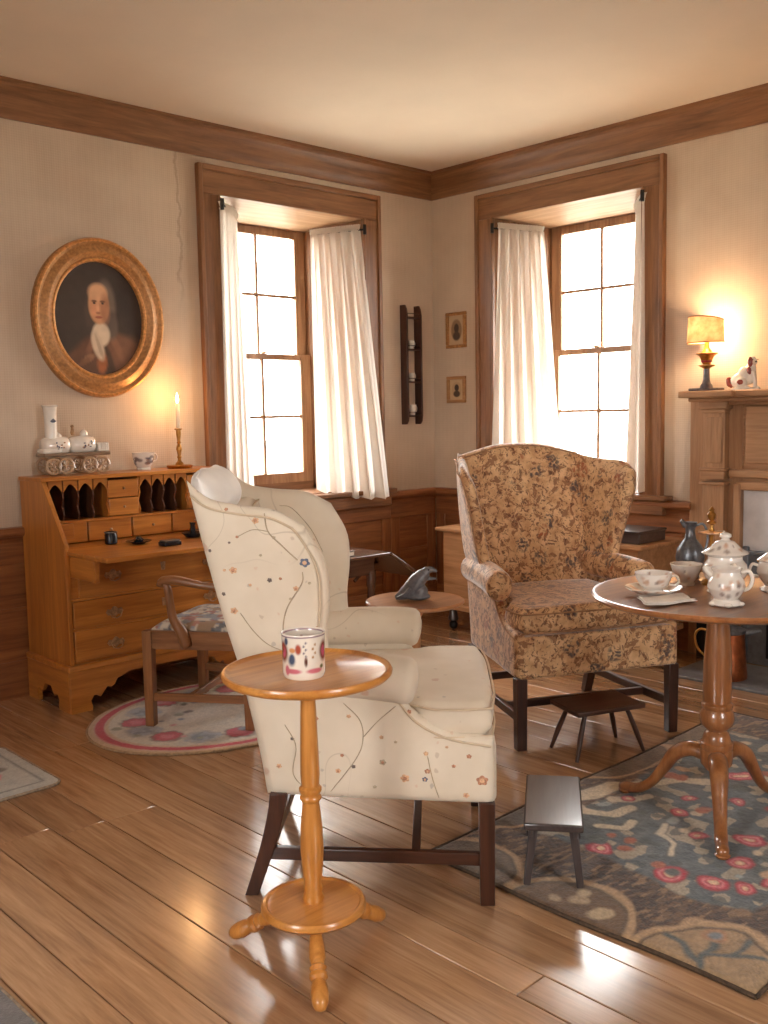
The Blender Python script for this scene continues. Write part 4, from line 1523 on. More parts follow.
poly = [(XL - 0.012 + a, b) for a, b in bracket(1.024)]
MB().prism(poly, 'xz', YF - 0.012, YF + 0.012).build('bracket_base', DESK('x'), dk, 0.002)
for x0 in (XL - 0.012, XR - 0.01):
    poly = [(YF + 0.0125 + a, b) for a, b in bracket(0.432)]
    MB().prism(poly, 'yz', x0, x0 + 0.022).build('bracket_base', DESK('y'), dk, 0.002)


def bail_handle(parent, x, z, y):
    mb = MB()
    pts = [(-0.045, 0), (-0.036, 0.016), (-0.02, 0.012), (-0.008, 0.024), (0, 0.028), (0.008, 0.024), (0.02, 0.012), (0.036, 0.016), (0.045, 0), (0.034, -0.014), (0.016, -0.012), (0, -0.024), (-0.016, -0.012), (-0.034, -0.014)]
    mb.prism([(x + a, z + b) for a, b in pts], 'xz', y - 0.004, y)
    mb.tube([(x - 0.03, y - 0.004, z), (x - 0.03, y - 0.016, z - 0.004), (x - 0.022, y - 0.02, z - 0.02), (x, y - 0.021, z - 0.027), (x + 0.022, y - 0.02, z - 0.02), (x + 0.03, y - 0.016, z - 0.004), (x + 0.03, y - 0.004, z)], 0.003, 6)
    return mb.build('handle', M_BRASSD, parent)


for z0, z1, xi in ((0.535, 0.735, 0.06), (0.395, 0.52, 0.026), (0.24, 0.382, 0.026)):
    dr = boxo('drawer', DESK('x'), dk, XL + xi, XR - xi, YF - 0.006, YF + 0.014, z0, z1, 0.004)
    for hx in (-0.27, 0.27):
        bail_handle(dr, hx, (z0 + z1) / 2 - 0.01, YF - 0.006)
    mb = MB().prism([(-0.014, (z0 + z1) / 2 + 0.02), (0.014, (z0 + z1) / 2 + 0.02), (0.01, (z0 + z1) / 2 - 0.02), (-0.01, (z0 + z1) / 2 - 0.02)], 'xz', YF - 0.008, YF - 0.005)
    mb.build('escutcheon', M_BRASSD, dr)
for z in (0.528, 0.388):
    boxo('drawer_divider', DESK('x'), dk, XL + 0.02, XR - 0.02, YF, YF + 0.013, z - 0.006, z + 0.006, 0.002)
# lopers and fall board
for x0 in (XL + 0.024, XR - 0.05):
    boxo('loper', DESK('y'), dk, x0, x0 + 0.026, YF - 0.23, YF + 0.02, 0.635, 0.735, 0.003)
fb = boxo('fall_board', DESK('x'), dk, XL + 0.012, XR - 0.012, -0.60, -0.16, 0.738, 0.76, 0.004)
boxo('writing_bed', DESK('x'), dk, XL + 0.022, XR - 0.022, -0.16, YB - 0.02, 0.738, 0.76, 0)
# interior: pigeon holes with scalloped valances, small drawers
M_IN = wood('desk_interior', (58, 30, 14), (96, 54, 26), 'x', 0.6, 1.0)
boxo('gallery_back', M_IN, dk, XL + 0.022, XR - 0.022, 0.15, 0.165, 0.76, 1.068, 0)
for xc in (-0.31, -0.06 - 0.0, 0.08):
    pass
row = [(-0.47, -0.27), (-0.27, -0.03), (-0.03, 0.2), (0.2, 0.47)]
for a, b in row:
    d0 = boxo('small_drawer', DESK('x'), dk, a + 0.004, b - 0.004, -0.01, 0.14, 0.765, 0.862, 0.004)
    MB().ell(((a + b) / 2, -0.016, 0.815), (0.007, 0.008, 0.007), 8, 6).build('knob', M_BRASSD, d0)
boxo('gallery_shelf', DESK('x'), dk, XL + 0.022, XR - 0.022, -0.016, 0.15, 0.862, 0.874, 0.002)
for z0, z1 in ((0.876, 0.962), (0.966, 1.055)):
    for a, b in ((-0.145, 0.02), (0.31, 0.47)):
        d0 = boxo('small_drawer', DESK('x'), dk, a, b, 0.005, 0.14, z0, z1, 0.004)
        MB().ell(((a + b) / 2, 0.0, (z0 + z1) / 2), (0.007, 0.008, 0.007), 8, 6).build('knob', M_BRASSD, d0)
for a, b in ((-0.46, -0.15), (0.025, 0.305)):
    k = 4
    wdt = (b - a) / k
    for i in range(k + 1):
        xx = a + i * wdt
        poly = [(0.012, 0.874), (0.0, 0.90), (0.02, 0.94), (0.0, 0.985), (0.012, 1.02), (0.012, 1.068), (0.15, 1.068), (0.15, 0.874)]
        MB().prism(poly, 'yz', xx - 0.004, xx + 0.004).build('pigeonhole_divider', M_IN if 0 < i < k else DESK('z'), dk)
    for i in range(k):
        x0 = a + i * wdt + 0.004
        w_ = wdt - 0.008
        pts = [(x0 + w_ * t, 1.036 - 0.016 * abs(sin(pi * t * 1.0)) + 0.03 * abs(sin(pi * t)) ** 1.0) for t in np.linspace(0, 1, 9)]
        poly = [(x0, 1.068)] + [(px, 1.012 + 0.036 * sin(pi * (px - x0) / w_)) for px, _ in pts] + [(x0 + w_, 1.068)]
        MB().prism(poly, 'xz', 0.002, 0.012).build('valance', DESK('x'), dk)
st = boxo('step_drawer', DESK('x'), dk, XL + 0.024, XL + 0.11, -0.11, -0.012, 0.80, 0.87, 0.004)
tag(dk, 'honey-brown slant-front desk with its fall board open for writing', 'desk')

# things on the desk's writing surface
M_INK = plain('dark_glass_ink', (36, 38, 44), 0.25, 0.2, var=0.1)


def place(x, y, z, name):
    return empty(name, (x, y, z))


o = place(-2.69, -0.41, 0.7605, 'inkwell')
MB().lathe([(0, 0), (0.026, 0), (0.03, 0.004), (0.03, 0.045), (0.026, 0.052), (0.026, 0.06), (0.018, 0.06), (0.017, 0.02), (0, 0.02)], 20).build('pot', M_INK, o)
MB().lathe([(0.0265, 0.052), (0.031, 0.054), (0.031, 0.058), (0.0265, 0.06)], 20).build('rim', M_PEWTER, o)
tag(o, 'tall dark inkwell on the desk fall board', 'inkwell')
o = place(-2.60, -0.51, 0.7605, 'ink_dish')
MB().lathe([(0, 0), (0.03, 0), (0.036, 0.006), (0.06, 0.012), (0.062, 0.015), (0.05, 0.014), (0.036, 0.012), (0, 0.008)], 24).build('dish', M_INK, o)
MB().lathe([(0, 0.008), (0.02, 0.01), (0.024, 0.02), (0.014, 0.03), (0.008, 0.034), (0, 0.036)], 16).build('well', M_INK, o)
tag(o, 'low dark metal dish with a domed well on the desk', 'dish')
o = place(-2.535, -0.685, 0.7605, 'stamp_box')
MB().box(-0.045, 0.045, -0.03, 0.03, 0, 0.018).build('base', M_INK, o, 0.003)
MB().box(-0.042, 0.042, -0.027, 0.027, 0.018, 0.026).build('lid', plain('grey_lid', (96, 94, 94), 0.4, 0.3), o, 0.003)
tag(o, 'flat dark box with grey lid at the desk edge', 'box')
o = place(-2.29, -0.50, 0.7605, 'chamberstick')
MB().lathe([(0, 0), (0.034, 0), (0.04, 0.006), (0.055, 0.02), (0.056, 0.023), (0.05, 0.022), (0.034, 0.012), (0, 0.01)], 24).build('dish', M_INK, o)
MB().tube([(0.05, 0, 0.015), (0.075, 0.005, 0.02), (0.08, 0.0, 0.03), (0.055, 0, 0.026)], 0.004, 6, smooth=10).build('handle', M_INK, o)
MB().lathe([(0, 0.01), (0.014, 0.01), (0.012, 0.06), (0.016, 0.07), (0.016, 0.074), (0, 0.074)], 14).build('socket', M_INK, o)
tag(o, 'dark chamberstick dish with a short socket deep on the desk', 'chamberstick')
o = place(-2.33, -0.73, 0.7605, 'pen_tray')
MB().box(-0.05, 0.05, -0.02, 0.02, 0, 0.008).build('tray', M_INK, o, 0.003)
MB().tube([(-0.06, 0.005, 0.012), (0.06, -0.01, 0.014)], [0.002, 0.003], 6).build('pen', M_PEWTER, o)
tag(o, 'low dark pen tray at the edge of the fall board by the cream chair', 'pen tray')

# ------------------------------------------------------------------ on top of the desk
DT = 1.0885
M_BLUEP = plain('blue_print', (92, 98, 116), 0.3, var=0.15, coat=0.5)
plain('tan_print', (176, 140, 110), 0.3, var=0.1)
tr = empty('china_locomotive', (-2.715, -0.125, DT))
MB().box(-0.175, 0.17, -0.05, 0.05, 0.09, 0.108).build('chassis', plain('grey_brown_glaze', (132, 108, 86), 0.35, var=0.1, coat=0.4), tr, 0.004)
fun = MB().lathe([(0, 0.11), (0.028, 0.11), (0.032, 0.13), (0.029, 0.16), (0.03, 0.3), (0.034, 0.33), (0.04, 0.335), (0.036, 0.34), (0.028, 0.338), (0.024, 0.3), (0, 0.3)], 24, -0.115).build('funnel', M_WHITEP, tr)
MB().prism([(-0.13, 0.262), (-0.115, 0.275), (-0.10, 0.262), (-0.11, 0.255), (-0.12, 0.255)], 'xz', -0.0335, -0.028).build('blue_flower', M_BLUEP, fun)
for x0, x1, zt_ in ((-0.165, -0.03, 0.178), (-0.026, 0.105, 0.188)):
    xm = (x0 + x1) / 2 + 0.015
    bo = MB().tube([(x0, 0, 0.143), (x0 + 0.012, 0, 0.143), (xm - 0.015, 0, 0.145), (x1 - 0.012, 0, 0.143), (x1, 0, 0.143)], [0.03, 0.04, 0.045, 0.042, 0.03], 22).build('boiler', M_WHITEP, tr, smooth=60)
    MB().lathe([(0.02, zt_), (0.02, zt_ + 0.014), (0.012, zt_ + 0.024), (0.005, zt_ + 0.028), (0, zt_ + 0.032)], 14, xm).build('dome', M_WHITEP, bo)
    rl = random.Random(int(x0 * -1000) + 5)
    for k in range(11):
        aa, bb_ = rl.uniform(-0.026, 0.026), rl.uniform(-0.016, 0.016)
        MB().ell((xm + aa, -sqrt(0.0445 ** 2 - bb_ ** 2), 0.144 + bb_), (rl.uniform(0.003, 0.008), 0.002, rl.uniform(0.002, 0.006)), 8, 6).build('printed_leaf', M_BLUEP if k % 3 else MATS['tan_print'], bo)
MB().box(-0.175, -0.08, -0.04, 0.04, 0.106, 0.13).build('smoke_box', M_WHITEP, tr, 0.008)
MB().lathe([(0, 0.19), (0.006, 0.19), (0.01, 0.2), (0.006, 0.23), (0.01, 0.236), (0, 0.245)], 10, -0.005).build('whistle', M_BRASSD, tr)
tb = MB().box(0.11, 0.17, -0.04, 0.04, 0.108, 0.15).build('tender', M_WHITEP, tr, 0.006)
for k in range(5):
    MB().box(0.115 + k * 0.011, 0.119 + k * 0.011, -0.042, 0.042, 0.112, 0.152).build('rib', M_WHITEP, tb, 0.001)
for wx_ in (-0.135, -0.07, 0.055, 0.12):
    for sy in (-1, 1):
        wm = Matrix.Rotation(radians(90), 4, 'X')
        wh = MB()
        ring = [(wx_ + 0.036 * cos(a), sy * 0.052, 0.044 + 0.036 * sin(a)) for a in np.linspace(0, 2 * pi, 25)]
        wh.tube(ring, 0.0075, 8, cap=False)
        wh.ell((wx_, sy * 0.052, 0.044), (0.01, 0.008, 0.01), 10, 6)
        for k in range(4):
            a = k * pi / 4
            wh.tube([(wx_ - 0.034 * cos(a), sy * 0.052, 0.044 - 0.034 * sin(a)), (wx_ + 0.034 * cos(a), sy * 0.052, 0.044 + 0.034 * sin(a))], 0.0035, 6)
        wh.build('wheel', plain('tan_glaze', (176, 146, 114), 0.3, var=0.1, coat=0.4), tr)
tag(tr, 'white china locomotive with tall funnel and spoked wheels on the desk', 'figurine')

cup = empty('teacup', (-2.335, -0.125, DT))


def band_paint(cols, seed, z0, z1):
    def f(th, z, r):
        C = np.tile(np.array(lin((228, 220, 208))[:3]), (len(th), 1))
        rr = random.Random(seed)
        for k in range(46):
            a, zz, s = rr.uniform(-pi, pi), rr.uniform(z0, z1), rr.uniform(0.12, 0.3)
            d = (th - a + pi) % (2 * pi) - pi
            q = np.sqrt((d / s) ** 2 + ((z - zz) / (s * 0.03)) ** 2)
            paint(C, soft(q - 1, 0.5) * 0.85, rr.choice(cols))
        return C
    return f


prof = dense([(0, 0), (0.036, 0), (0.038, 0.006), (0.034, 0.012), (0.046, 0.03), (0.053, 0.055), (0.056, 0.085), (0.058, 0.09), (0.054, 0.09), (0.05, 0.055), (0.04, 0.03), (0, 0.02)], 0.004)
vpaint_lathe(prof, 60, band_paint([(86, 84, 92), (110, 100, 100), (140, 110, 96)], 3, 0.03, 0.07)).build('bowl', M_PRINT, cup)
MB().tube([(0.05, 0.0, 0.08), (0.072, 0.0, 0.082), (0.08, 0.0, 0.062), (0.07, 0.0, 0.045), (0.048, 0.0, 0.04)], 0.0045, 8, smooth=16).build('handle', M_WHITEP, cup, smooth=180)
tag(cup, 'white teacup with dark printed scene, on top of the desk', 'cup')

ck = empty('candlestick', (-2.14, -0.16, DT))
MB().lathe([(0, 0), (0.062, 0), (0.066, 0.004), (0.07, 0.014), (0.066, 0.016), (0.05, 0.01), (0.03, 0.012), (0.022, 0.02), (0.02, 0.028), (0.011, 0.036), (0.009, 0.05), (0.013, 0.058), (0.009, 0.066), (0.012, 0.085), (0.016, 0.1), (0.013, 0.115),
            (0.008, 0.13), (0.012, 0.136), (0.008, 0.142), (0.01, 0.16), (0.013, 0.18), (0.013, 0.2), (0.022, 0.205), (0.022, 0.209), (0.0115, 0.212), (0.0115, 0.205), (0, 0.2)], 28).build('stem', M_BRASS, ck)
tag(ck, 'turned brass candlestick at the end of the desk top', 'candlestick')
cd = empty('candle', (-2.14, -0.16, DT + 0.2))
MB().lathe([(0, 0), (0.0105, 0), (0.0105, 0.135), (0.0095, 0.141), (0.006, 0.14), (0, 0.137)], 18).build('wax', plain('ivory_wax', (240, 226, 200), 0.5, var=0.02), cd)
MB().tube([(0, 0, 0.137), (0.0005, 0, 0.145), (0.001, 0, 0.15)], 0.001, 5).build('wick', M_IRON, cd)
MB().lathe([(0, 0.142), (0.005, 0.147), (0.0085, 0.157), (0.0088, 0.165), (0.0065, 0.178), (0.003, 0.192), (0, 0.2)], 14).build('flame', emit('candle_flame', (255, 208, 130), 26.0), cd, smooth=180)
tag(cd, 'lit ivory taper candle standing in the brass candlestick', 'candle')


def point(name, loc, energy, col, size):
    l = bpy.data.lights.new(name, 'POINT')
    l.energy = energy
    l.color = col
    l.shadow_soft_size = size
    o = bpy.data.objects.new(name, l)
    COL.objects.link(o)
    o.location = loc
    return o


point('candle_light', (-2.14, -0.16, DT + 0.375), 2.8, (1.0, 0.52, 0.21), 0.03)

# ------------------------------------------------------------------ armchair at the desk
ac = empty('open_armchair', (-2.47, -0.995, 0.0135), radians(31.3))
RZ = 0.0
for sx in (-1, 1):
    MB().hexa([(sx * 0.262 - 0.02, 0.21, 0), (sx * 0.262 + 0.02, 0.21, 0), (sx * 0.262 + 0.02, 0.25, 0), (sx * 0.262 - 0.02, 0.25, 0)],
              [(sx * 0.262 - 0.022, 0.206, 0.425), (sx * 0.262 + 0.022, 0.206, 0.425), (sx * 0.262 + 0.022, 0.25, 0.425), (sx * 0.262 - 0.022, 0.25, 0.425)]).build('leg', WALN('z'), ac, 0.003)
    # back leg runs on up as the back post
    pts = [(-0.225, 0), (-0.22, 0.2), (-0.215, 0.4), (-0.235, 0.6), (-0.28, 0.85), (-0.3, 0.95)]
    vs, fs = [], []
    for k, (y, z) in enumerate(crom(pts, 12)):
        q = 0.02 if z < 0.45 else 0.016
        vs += [(sx * 0.225 - q, y - q, z), (sx * 0.225 + q, y - q, z), (sx * 0.225 + q, y + q, z), (sx * 0.225 - q, y + q, z)]
        if k:
            o_ = (k - 1) * 4
            fs += [(o_ + i, o_ + (i + 1) % 4, o_ + 4 + (i + 1) % 4, o_ + 4 + i) for i in range(4)]
    fs += [(3, 2, 1, 0), tuple(range(len(vs) - 4, len(vs)))]
    MB().add(vs, fs).build('leg', WALN('z'), ac, 0.002, smooth=30)
    MB().bar((sx * 0.232, -0.21, 0.385), (sx * 0.262, 0.22, 0.385), 0.024, 0.08).build('seat_rail', WALN('y'), ac, 0.003)
    MB().bar((sx * 0.228, -0.21, 0.13), (sx * 0.262, 0.22, 0.13), 0.02, 0.035).build('stretcher', WALN('y'), ac, 0.003)
    # scrolled arm support and arm
    MB().tube([(sx * 0.268, 0.045, 0.36), (sx * 0.275, 0.06, 0.42), (sx * 0.285, 0.095, 0.49), (sx * 0.295, 0.10, 0.55), (sx * 0.30, 0.105, 0.61), (sx * 0.30, 0.12, 0.645)], [0.026, 0.026, 0.02, 0.018, 0.018, 0.014], 10, smooth=22).build('arm_support', WALN('z'), ac, smooth=180)
    MB().tube([(sx * 0.30, 0.145, 0.63), (sx * 0.302, 0.125, 0.652), (sx * 0.30, 0.06, 0.655), (sx * 0.285, -0.06, 0.632), (sx * 0.262, -0.17, 0.625), (sx * 0.228, -0.25, 0.64)], [0.014, 0.02, 0.02, 0.016, 0.016, 0.015], 10, smooth=26).build('arm', WALN('y'), ac, smooth=180)
MB().bar((-0.245, 0.228, 0.385), (0.245, 0.228, 0.385), 0.024, 0.08).build('seat_rail', WALN('x'), ac, 0.003)
MB().bar((-0.21, -0.215, 0.385), (0.21, -0.215, 0.385), 0.024, 0.08).build('seat_rail', WALN('x'), ac, 0.003)
MB().bar((-0.245, 0.05, 0.13), (0.245, 0.05, 0.13), 0.02, 0.03).build('stretcher', WALN('x'), ac, 0.003)
MB().bar((-0.21, -0.215, 0.18), (0.21, -0.215, 0.18), 0.02, 0.03).build('stretcher', WALN('x'), ac, 0.003)
cr_ = pad([(-0.24, 0.88), (0, 0.90), (0.24, 0.88)], [(0.24, 0.88), (0.255, 0.92), (0.25, 0.96)], [(-0.25, 0.96), (-0.12, 0.955), (0, 0.98), (0.12, 0.955), (0.25, 0.96)], [(-0.24, 0.88), (-0.255, 0.92), (-0.25, 0.96)], 16, 6, 0.03,
          lambda a, b, th: (a, -0.295 + th - (b - 0.9) * 0.2, b), 0.1, edge_v=0.3).build('crest_rail', WALN('x'), ac, smooth=180)
sp = [(-0.06, 0.43), (-0.045, 0.55), (-0.09, 0.7), (-0.075, 0.8), (-0.09, 0.9)]
pad([(-0.06, 0.43), (0.06, 0.43)], [(-a, b) for a, b in sp], [(-0.09, 0.9), (0.09, 0.9)], sp, 6, 14, 0.014, lambda a, b, th: (a, -0.225 - (b - 0.43) * 0.16 + th, b), 0.15).build('splat', WALN('z'), ac, smooth=180)


def needle_colour(P):
    X, Y = P[:, 0], P[:, 1]
    C = np.tile(np.array(lin((214, 206, 192))[:3]), (len(P), 1))
    paint(C, (vnoise(X, Y, 26, 1) > 0.6) * 0.8, (126, 138, 160))
    paint(C, (vnoise(X, Y, 38, 2) > 0.68) * 0.8, (150, 116, 84))
    paint(C, (vnoise(X, Y, 44, 3) > 0.72) * 0.8, (86, 96, 112))
    paint(C, (vnoise(X, Y, 30, 6) > 0.78) * 0.8, (176, 112, 100))
    return C


mb = pad([(-0.22, -0.2), (0.22, -0.2)], [(0.22, -0.2), (0.25, 0.225)], [(-0.25, 0.225), (0.25, 0.225)], [(-0.22, -0.2), (-0.25, 0.225)], 46, 46, 0.07, lambda a, b, th: (a, b, 0.425 + th * (1.0 if th > 0 else 0.4)), 0.2)
P = np.array(mb.v)
mb.c = np.concatenate([needle_colour(P + 10), np.ones((len(P), 1))], 1)
mb.build('seat', painted('needlework_seat', 0.9, 300, 0.3, sheen=0.2), ac, smooth=180)
tag(ac, 'walnut open armchair with blue-and-white needlework seat, drawn up to the desk', 'chair')


# ------------------------------------------------------------------ oval portrait over the desk
PC = (-2.487, 1.867)
pt = empty('oval_portrait', (PC[0], 0, PC[1]))


def ring_sweep(name, prof, a, b, mat, parent, n=96, smooth=35):
    """profile of (inset from the outer ellipse, depth from the wall) swept round an ellipse in the xz plane"""
    vs, fs = [], []
    k = len(prof)
    for i in range(n):
        t = 2 * pi * i / n
        for ins, dep in prof:
            vs.append(((a - ins) * cos(t), -dep, (b - ins) * sin(t)))
    for i in range(n):
        j = (i + 1) % n
        for m_ in range(k - 1):
            fs.append((i * k + m_, i * k + m_ + 1, j * k + m_ + 1, j * k + m_))
    return MB().add(vs, fs).build(name, mat, parent, smooth=smooth)


A_, B_ = 0.36, 0.402
fr_ = ring_sweep('frame', [(0.002, 0.0), (0.0, 0.028), (0.008, 0.042), (0.018, 0.046), (0.026, 0.04), (0.034, 0.036), (0.046, 0.04), (0.058, 0.048), (0.07, 0.05), (0.08, 0.044), (0.088, 0.034), (0.1, 0.03), (0.112, 0.026), (0.115, 0.01), (0.115, 0.0)], A_, B_, M_GILT, pt)
ring_sweep('inner_rim', [(0.096, 0.026), (0.1, 0.034), (0.106, 0.035), (0.114, 0.03), (0.118, 0.02), (0.119, 0.008)], A_, B_, M_GILTL, fr_)
ring_sweep('outer_bead', [(0.002, 0.032), (0.006, 0.046), (0.014, 0.05), (0.02, 0.046), (0.022, 0.036)], A_, B_, M_GILTL, fr_)


def portrait_colour(X, Z):
    C = np.zeros(X.shape + (3,))
    C[...] = np.array(lin((52, 42, 38))[:3])
    n = vnoise(X + 2, Z + 2, 40, 1)
    paint(C, soft(np.hypot((X + 0.10) / 0.2, (Z - 0.02) / 0.3) - 0.9, 0.9) * 0.5, (78, 66, 58))

    def el(cx, cz, rx, rz, col, w=0.25, k=1.0, tilt=0.0):
        dx, dz = X - cx, Z - cz
        u, v = dx * cos(tilt) + dz * sin(tilt), -dx * sin(tilt) + dz * cos(tilt)
        paint(C, soft(np.hypot(u / rx, v / rz) - 1, w) * k, col)
    # coat and shoulders
    X, Z = X / 1.22, Z / 1.22 - 0.005
    el(0.04, -0.27, 0.20, 0.21, (104, 72, 54), 0.12)
    el(-0.11, -0.2, 0.06, 0.05, (122, 86, 64), 0.6, 0.8, 0.5)
    el(0.075, -0.12, 0.016, 0.075, (140, 100, 76), 0.6, 0.9, 0.45)
    el(0.13, -0.27, 0.05, 0.1, (128, 92, 70), 0.9, 0.7)
    el(-0.05, -0.13, 0.012, 0.07, (130, 92, 70), 0.6, 0.9, -0.4)
    el(0.12, -0.2, 0.11, 0.12, (112, 78, 58), 0.4, 0.6)
    el(-0.09, -0.25, 0.09, 0.1, (84, 60, 48), 0.3, 0.8)
    el(0.02, -0.17, 0.03, 0.1, (58, 42, 34), 0.4, 0.9, 0.35)
    # waistcoat, hand and ruffles
    el(0.005, -0.19, 0.022, 0.045, (150, 90, 54), 0.4, 1, -0.1)
    el(-0.055, -0.17, 0.028, 0.014, (150, 112, 84), 0.5, 0.9, 0.5)
    el(-0.075, -0.185, 0.03, 0.012, (120, 84, 62), 0.5, 0.8, 0.5)
    # hair to the shoulders
    el(0.03, 0.05, 0.046, 0.1, (112, 98, 86), 0.4)
    el(0.055, -0.03, 0.028, 0.06, (92, 80, 72), 0.5)
    el(-0.035, 0.02, 0.03, 0.075, (84, 70, 60), 0.5, 0.8)
    # neck cloth
    el(0.005, -0.07, 0.04, 0.05, (206, 190, 168), 0.3)
    el(-0.012, -0.12, 0.024, 0.06, (198, 180, 158), 0.4, 1, 0.3)
    el(-0.005, -0.125, 0.008, 0.05, (160, 142, 122), 0.6, 0.7, 0.3)
    # face
    el(0.0, 0.05, 0.047, 0.078, (198, 146, 108), 0.18)
    el(-0.002, 0.10, 0.043, 0.04, (212, 164, 126), 0.4)
    el(0.028, 0.035, 0.022, 0.06, (160, 108, 78), 0.6, 0.7)
    el(-0.018, 0.03, 0.016, 0.022, (214, 150, 116), 0.6, 0.6)
    for ex in (-0.020, 0.018):
        el(ex, 0.066, 0.012, 0.005, (112, 74, 54), 0.6)
        el(ex, 0.058, 0.006, 0.004, (52, 38, 32), 0.5)
    el(-0.005, 0.04, 0.007, 0.024, (216, 164, 128), 0.6, 0.8)
    el(-0.004, 0.018, 0.01, 0.005, (150, 96, 72), 0.6, 0.8)
    el(-0.002, 0.0, 0.016, 0.005, (150, 82, 66), 0.5, 0.9)
    C *= (0.9 + 0.2 * n)[..., None]
    return np.clip(C, 0, 1)


nr, na = 80, 120
vs, fs = [(0, -0.012, 0)], []
for i in range(1, nr + 1):
    for k in range(na):
        t = 2 * pi * k / na
        vs.append(((A_ - 0.116) * i / nr * cos(t), -0.012, (B_ - 0.116) * i / nr * sin(t)))
for k in range(na):
    fs.append((0, 1 + k, 1 + (k + 1) % na))
for i in range(nr - 1):
    for k in range(na):
        a, b = 1 + i * na + k, 1 + i * na + (k + 1) % na
        fs.append((a, a + na, b + na, b))
mb = MB().add(vs, fs)
P = np.array(mb.v)
C = portrait_colour(P[:, 0], P[:, 2])
mb.c = np.concatenate([C, np.ones((len(C), 1))], 1)
mb.build('canvas', painted('oil_paint', 0.45, 120, 0.15, coat=0.1), pt, smooth=180)
MB().lathe([(0, 0), (A_ - 0.01, 0), (A_ - 0.01, 0.01), (0, 0.01)], 64, mat=Matrix.Rotation(radians(90), 4, 'X'), sy=B_ / A_).build('backing', M_IRON, pt)
tag(pt, 'oval gilt-framed oil portrait of a person in a brown coat', 'painting')

# ------------------------------------------------------------------ narrow wall shelf with miniature cups
ws = empty('wall_shelf', (-0.245, 0, 1.28))
for x0 in (-0.075, 0.055):
    poly = [(-0.002, 0.0), (-0.045, 0.0), (-0.06, 0.02), (-0.066, 0.06), (-0.066, 0.72), (-0.058, 0.76), (-0.045, 0.785), (-0.002, 0.785)]
    MB().prism(poly, 'yz', x0, x0 + 0.014).build('side_board', DARK('z'), ws, 0.002)
zs = (0.05, 0.275, 0.49, 0.70)
for z in zs:
    boxo('shelf', DARK('x'), ws, -0.062, 0.056, -0.06, -0.002, z, z + 0.01, 0.002)
    MB().tube([(-0.062, -0.056, z + 0.03), (0.056, -0.056, z + 0.03)], 0.003, 6).build('rail', DARK('x'), ws)
tag(ws, 'narrow dark wooden wall shelf with four tiers beside the window', 'shelf')
for i, (z, lb) in enumerate(zip(zs[:3], ('miniature white cup on the lowest tier of the wall shelf', 'miniature white cup on the second-lowest tier of the wall shelf', 'miniature white cup on the second-highest tier of the wall shelf'))):
    c = empty('miniature_cup', (-0.24, -0.028, 1.28 + z + 0.0102))
    s = (1.25, 1.0, 0.95)[i]
    MB().lathe([(0, 0), (0.014 * s, 0), (0.013 * s, 0.006), (0.02 * s, 0.03 * s), (0.0215 * s, 0.056 * s), (0.019 * s, 0.056 * s), (0.016 * s, 0.02), (0, 0.012)], 16).build('bowl', M_WHITEP, c)
    MB().tube([(0.018 * s, 0, 0.046 * s), (0.032 * s, 0, 0.044 * s), (0.03 * s, 0, 0.022 * s), (0.016 * s, 0, 0.018 * s)], 0.003, 6, smooth=10).build('handle', M_WHITEP, c)
    tag(c, lb, 'cup', 'miniature cups on the wall shelf')

# ------------------------------------------------------------------ two small framed pictures in the corner


def small_picture(yc, zc, w_, h_, label, seed, frame_mat):
    f = empty('framed_picture', (0, yc, zc))
    t = 0.022
    for nm, b in (('a', (-w_ / 2, w_ / 2, h_ / 2 - t, h_ / 2)), ('b', (-w_ / 2, w_ / 2, -h_ / 2, -h_ / 2 + t)), ('c', (-w_ / 2, -w_ / 2 + t, -h_ / 2 + t, h_ / 2 - t)), ('d', (w_ / 2 - t, w_ / 2, -h_ / 2 + t, h_ / 2 - t))):
        boxo('frame_rail', frame_mat, f, -0.022, -0.001, b[0], b[1], b[2], b[3], 0.004)
    n = 40
    ys, zs_ = np.linspace(-w_ / 2 + t, w_ / 2 - t, n), np.linspace(-h_ / 2 + t, h_ / 2 - t, n)
    Y, Z = np.meshgrid(ys, zs_, indexing='ij')
    C = np.zeros(Y.shape + (3,))
    C[...] = np.array(lin((196, 168, 132))[:3])
    q = np.hypot(Y / (w_ * 0.27), Z / (h_ * 0.30))
    paint(C, soft(q - 1, 0.15), (150, 120, 90) if seed == 1 else (186, 156, 120))
    paint(C, soft(np.hypot(Y / (w_ * 0.12), (Z - 0.012) / (h_ * 0.13)) - 1, 0.3), (72, 56, 48))
    paint(C, soft(np.hypot(Y / (w_ * 0.18), (Z + h_ * 0.16) / (h_ * 0.12)) - 1, 0.3), (84, 66, 54))
    idx = np.arange(n * n).reshape(n, n)
    mb = MB()
    mb.v = [(-0.008, float(a), float(b)) for a, b in zip(Y.ravel(), Z.ravel())]
    mb.f = [tuple(map(int, q_)) for q_ in np.stack([idx[:-1, :-1], idx[1:, :-1], idx[1:, 1:], idx[:-1, 1:]], -1).reshape(-1, 4)]
    mb.c = np.concatenate([C.reshape(-1, 3), np.ones((n * n, 1))], 1)
    mb.build('print', painted('print_paper', 0.7, 100, 0.05), f, smooth=0)
    tag(f, label, 'picture', 'small framed pictures by the corner')


small_picture(-0.222, 1.90, 0.176, 0.236, 'small gilt-framed silhouette picture, upper of the pair by the corner', 1, M_GILT)
small_picture(-0.218, 1.506, 0.165, 0.178, 'smaller tan-framed picture, lower of the pair by the corner', 2, wood('tan_frame', (150, 106, 66), (188, 142, 96), 'y', 0.5))

# ------------------------------------------------------------------ fireplace and mantelpiece
fp = empty('fireplace_mantel', (0, -2.78, 0))


